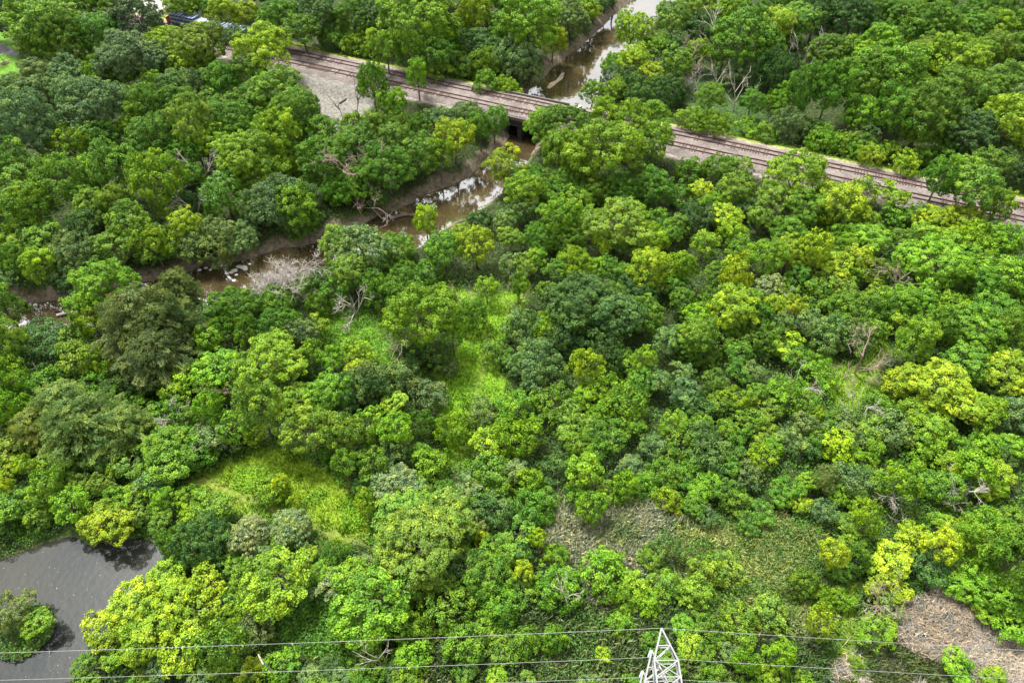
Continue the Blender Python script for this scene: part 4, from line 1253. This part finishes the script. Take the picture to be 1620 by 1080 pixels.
# ---------------------------------------------------------------- ground cover, meadow grass, reeds: uncountable stuff
def scatter(nm, n, region, hfun, size, asp, vert, cols, keep=None, box=(-80, 1700, -30, 1120), normal_up=.8, soft=.8, lean=.38):
    a_ = np.stack([rng.uniform(box[0], box[1], n), rng.uniform(box[2], box[3], n)], 1); Q = np.stack(G(a_[:, 0], a_[:, 1], 0), 1)
    m_ = np.ones(n, bool)
    if region is not None:
        m_ = np.zeros(n, bool)
        for k in region: m_ |= sdist(Q, zones[k]) + soft * wob(Q[:, 0], Q[:, 1], 3) + soft * .5 * rng.normal(size=n) < .6
    Q = Q[m_]
    if keep is not None: Q = Q[keep(Q)]
    gz = height(Q); hh = hfun(Q) * rng.uniform(.35, 1, len(Q)); k = len(Q)
    C = np.stack([Q[:, 0], Q[:, 1], gz + hh], 1)
    ci = (wob(Q[:, 0], Q[:, 1], 5) * .5 + .5 + .25 * rng.normal(size=k)).clip(0, 1)[:, None]; cc = np.array(cols[0]) * (1 - ci) + np.array(cols[1]) * ci
    tint = np.clip(.5 + .22 * rng.normal(size=k), 0, 1)
    if vert:
        d = unit(np.stack([lean * rng.normal(size=k) + .1, lean * rng.normal(size=k) - .05, np.ones(k)], 1)); nn = unit(np.cross(d, rdir(k))); tint = np.clip(.5 + .36 * rng.normal(size=k), 0, 1)
        C[:, 2] = gz + hh * .5; V = leaf_quads(C, nn, hh * 1.05 + .1, asp, d * 6, .02)
    else:
        nn = unit(np.array([0, 0, normal_up]) + .5 * rng.normal(size=(k, 3))); V = leaf_quads(C, nn, size * rng.uniform(.6, 1.4, k), asp)
    o = link(nm, leaf_mesh(nm, V, tint, M_weed, cc)); tag(o, kind='stuff'); print(nm, k); return o
def free(Q):
    r = np.abs(rail_off(Q) + 2.3) > 7.6 + .8 * wob(Q[:, 0], Q[:, 1], 3)
    return r & (sdist(Q, RIV) > .5 + .6 * wob(Q[:, 0], Q[:, 1], 5)) & ((sdist(Q, POND) > .15) | (np.hypot(Q[:, 0] - ISL[0], Q[:, 1] - ISL[1]) < 3.3)) & (sdist(Q, zones['lot']) > .2) & (sdist(Q, zones['yard']) > 0) & (sdist(Q, zones['asph']) > 0) & (sdist(Q, zones['lawn']) > 0)
def notdirt(Q):
    r = np.ones(len(Q), bool)
    for L, wd in dirt_lines: r &= dline(Q, L) + .5 * wob(Q[:, 0], Q[:, 1], 2) > wd * .3
    return r
opn = ['clear1', 'clear3', 'clear4', 'pathR', 'asph', 'lot', 'dry']
scatter('ground_cover', 330000, None, lambda Q: .5 + .9 * np.clip(wob(Q[:, 0], Q[:, 1], 4) + .3, 0, 1.2), .30, .7, False, [(.030, .075, .014), (.06, .15, .014)],
        lambda Q: free(Q) & np.all([sdist(Q, zones[k]) > -.3 + .7 * wob(Q[:, 0], Q[:, 1], 3) for k in opn], 0))
scatter('meadow_grass', 420000, ['clear1', 'clear2', 'clear3', 'clear4', 'clear5', 'pathR', 'gapR', 'bankG'], lambda Q: .3 + .35 * np.clip(wob(Q[:, 0], Q[:, 1], 2.5), 0, 1), .2, .34, True,
        [(.09, .20, .010), (.18, .30, .012)], lambda Q: free(Q) & notdirt(Q) | (sdist(Q, RIV) > 1.2) & (sdist(Q, zones['bankG']) < 0), box=(-80, 1700, 300, 1120))
scatter('meadow_weeds', 420000, ['clear2', 'clear5', 'clear1', 'clear4', 'bankG', 'pondB'], lambda Q: .3 + .7 * np.clip(wob(Q[:, 0] + 9, Q[:, 1], 3.0), 0, 1), .24, .7, False,
        [(.07, .18, .010), (.13, .28, .010)], lambda Q: ((free(Q) & notdirt(Q)) | (sdist(Q, zones['bankG']) < 0) & (sdist(Q, RIV) > 1.2)) & (wob(Q[:, 0], Q[:, 1], 4.5) > .2), box=(-80, 1700, 300, 1120))
scatter('trackside_grass', 900000, None, lambda Q: .3 + .3 * np.clip(wob(Q[:, 0], Q[:, 1], 3), 0, 1), .2, .2, True, [(.10, .17, .015), (.20, .25, .03)],
        lambda Q: (rail_off(Q) + 2.3 > 6.8 + .5 * wob(Q[:, 0], Q[:, 1], 3)) & (rail_off(Q) + 2.3 < 10.5) & (sdist(Q, RIV) > 3), box=(-80, 1700, 10, 400))
scatter('brown_reeds', 60000, ['reedT'], lambda Q: 1.7 + .5 * wob(Q[:, 0], Q[:, 1], 6), .2, .13, True, [(.14, .20, .065), (.36, .35, .27)], box=(780, 1120, 760, 960), soft=1.8, lean=.6)
scatter('olive_reeds', 60000, ['reedG'], lambda Q: 1.0 + .5 * wob(Q[:, 0], Q[:, 1], 5), .2, .13, True, [(.12, .19, .04), (.26, .29, .11)], box=(1000, 1340, 800, 1040), soft=1.8, lean=.75)
scatter('dark_reeds', 62000, ['reedD', 'reedL'], lambda Q: 1.6 + .5 * wob(Q[:, 0], Q[:, 1], 6), .2, .13, True, [(.08, .13, .045), (.19, .22, .11)], box=(60, 1340, 880, 1120))
def drymask(Q): return wob(Q[:, 0], Q[:, 1], 7) > -.35
scatter('dry_reeds', 75000, ['dry'], lambda Q: 1.7 + .5 * wob(Q[:, 0], Q[:, 1], 4), .2, .055, True, [(.26, .22, .19), (.46, .40, .36)], drymask, soft=2.2, lean=1.1, box=(1300, 1700, 900, 1120))
scatter('green_reeds', 26000, ['dry'], lambda Q: 1.4 + .4 * wob(Q[:, 0], Q[:, 1], 4), .2, .12, True, [(.07, .11, .035), (.12, .15, .06)], lambda Q: wob(Q[:, 0], Q[:, 1], 7) < -.1, box=(1300, 1700, 900, 1120))
# young tree on the park lawn
qx, qy = G(8, 101, 0); root = link('young_tree', None, None, (float(qx), float(qy), float(height(np.array([[qx, qy]]))[0]))); tag(root, 'small staked young tree in a mulch ring on the park lawn', 'tree')
mb = MB(); mb.tube([(0, 0, 0), (-.3, 0, 2.2), (-.9, .3, 4)], [.08, .06, .03], 6); mb.build('trunk', M_bark, root)
mb = MB(); mb.tube([(0, 0, 0), (0, 0, .1)], [1.1, .9], 16); mb.build('mulch_ring', M_tie, root)
cr = link('crown', protos['BS'][1]['me'], root, (-1.1, .3, 4.6)); cr.scale = (1.4, 1.4, 1.2); cr.color = (*COL['g'], 1)

# pale flecks floating on the pond
n = 500; q = rng.uniform(POND.min(0), POND.max(0), (n, 2)); q = q[(sdist(q, POND) < -.8) & (np.hypot(q[:, 0] - ISL[0], q[:, 1] - ISL[1]) > 4) & (wob(q[:, 0], q[:, 1], 12) + .9 * rng.normal(size=n) > .1)]
V = leaf_quads(np.concatenate([q, np.full((len(q), 1), ZP + .02)], 1), np.tile([[0, 0, 1.]], (len(q), 1)), rng.uniform(.06, .22, len(q)), .45, None, .02)
tag(link('floating_debris', leaf_mesh('floating_debris', V, np.full(len(q), .6), M_weed, np.tile([[.22, .22, .19]], (len(q), 1)))), kind='stuff')

# leafy scrub of the ground just outside the photograph, for a viewer who steps aside
n = 620000; q = np.stack([rng.uniform(-190, 190, n), rng.uniform(-12, 250, n)], 1)
zc = q[:, 1] * CP + H * SP; u_ = 810 + q[:, 0] / zc * FX; v_ = 540 + (H * CP - q[:, 1] * SP) / zc * FX
q = q[((u_ < -55) | (u_ > 1675) | (v_ > 1110) | (v_ < -25)) & (np.abs(rail_off(q) + 2.3) > 8) & (sdist(q, RIV) > 1) & (sdist(q, POND) > .5)]
hh = np.clip(2.2 + 2.4 * wob(q[:, 0], q[:, 1], 7) + 1.2 * wob(q[:, 0] + 31, q[:, 1], 2.6), .1, 5.5)
C = np.stack([q[:, 0], q[:, 1], height(q) + hh * rng.uniform(.55, 1, len(q))], 1)
cc = np.array([.06, .14, .016]) + (wob(q[:, 0], q[:, 1], 9)[:, None] * .5 + .5) * np.array([.05, .08, .0])
V = leaf_quads(C, unit(np.array([0, 0, .8]) + .6 * rng.normal(size=C.shape)), .8 * rng.uniform(.6, 1.4, len(q)), .7)
tag(link('outer_scrub', leaf_mesh('outer_scrub', V, np.clip(.5 + .2 * rng.normal(size=len(q)), 0, 1), M_weed, cc)), kind='stuff')
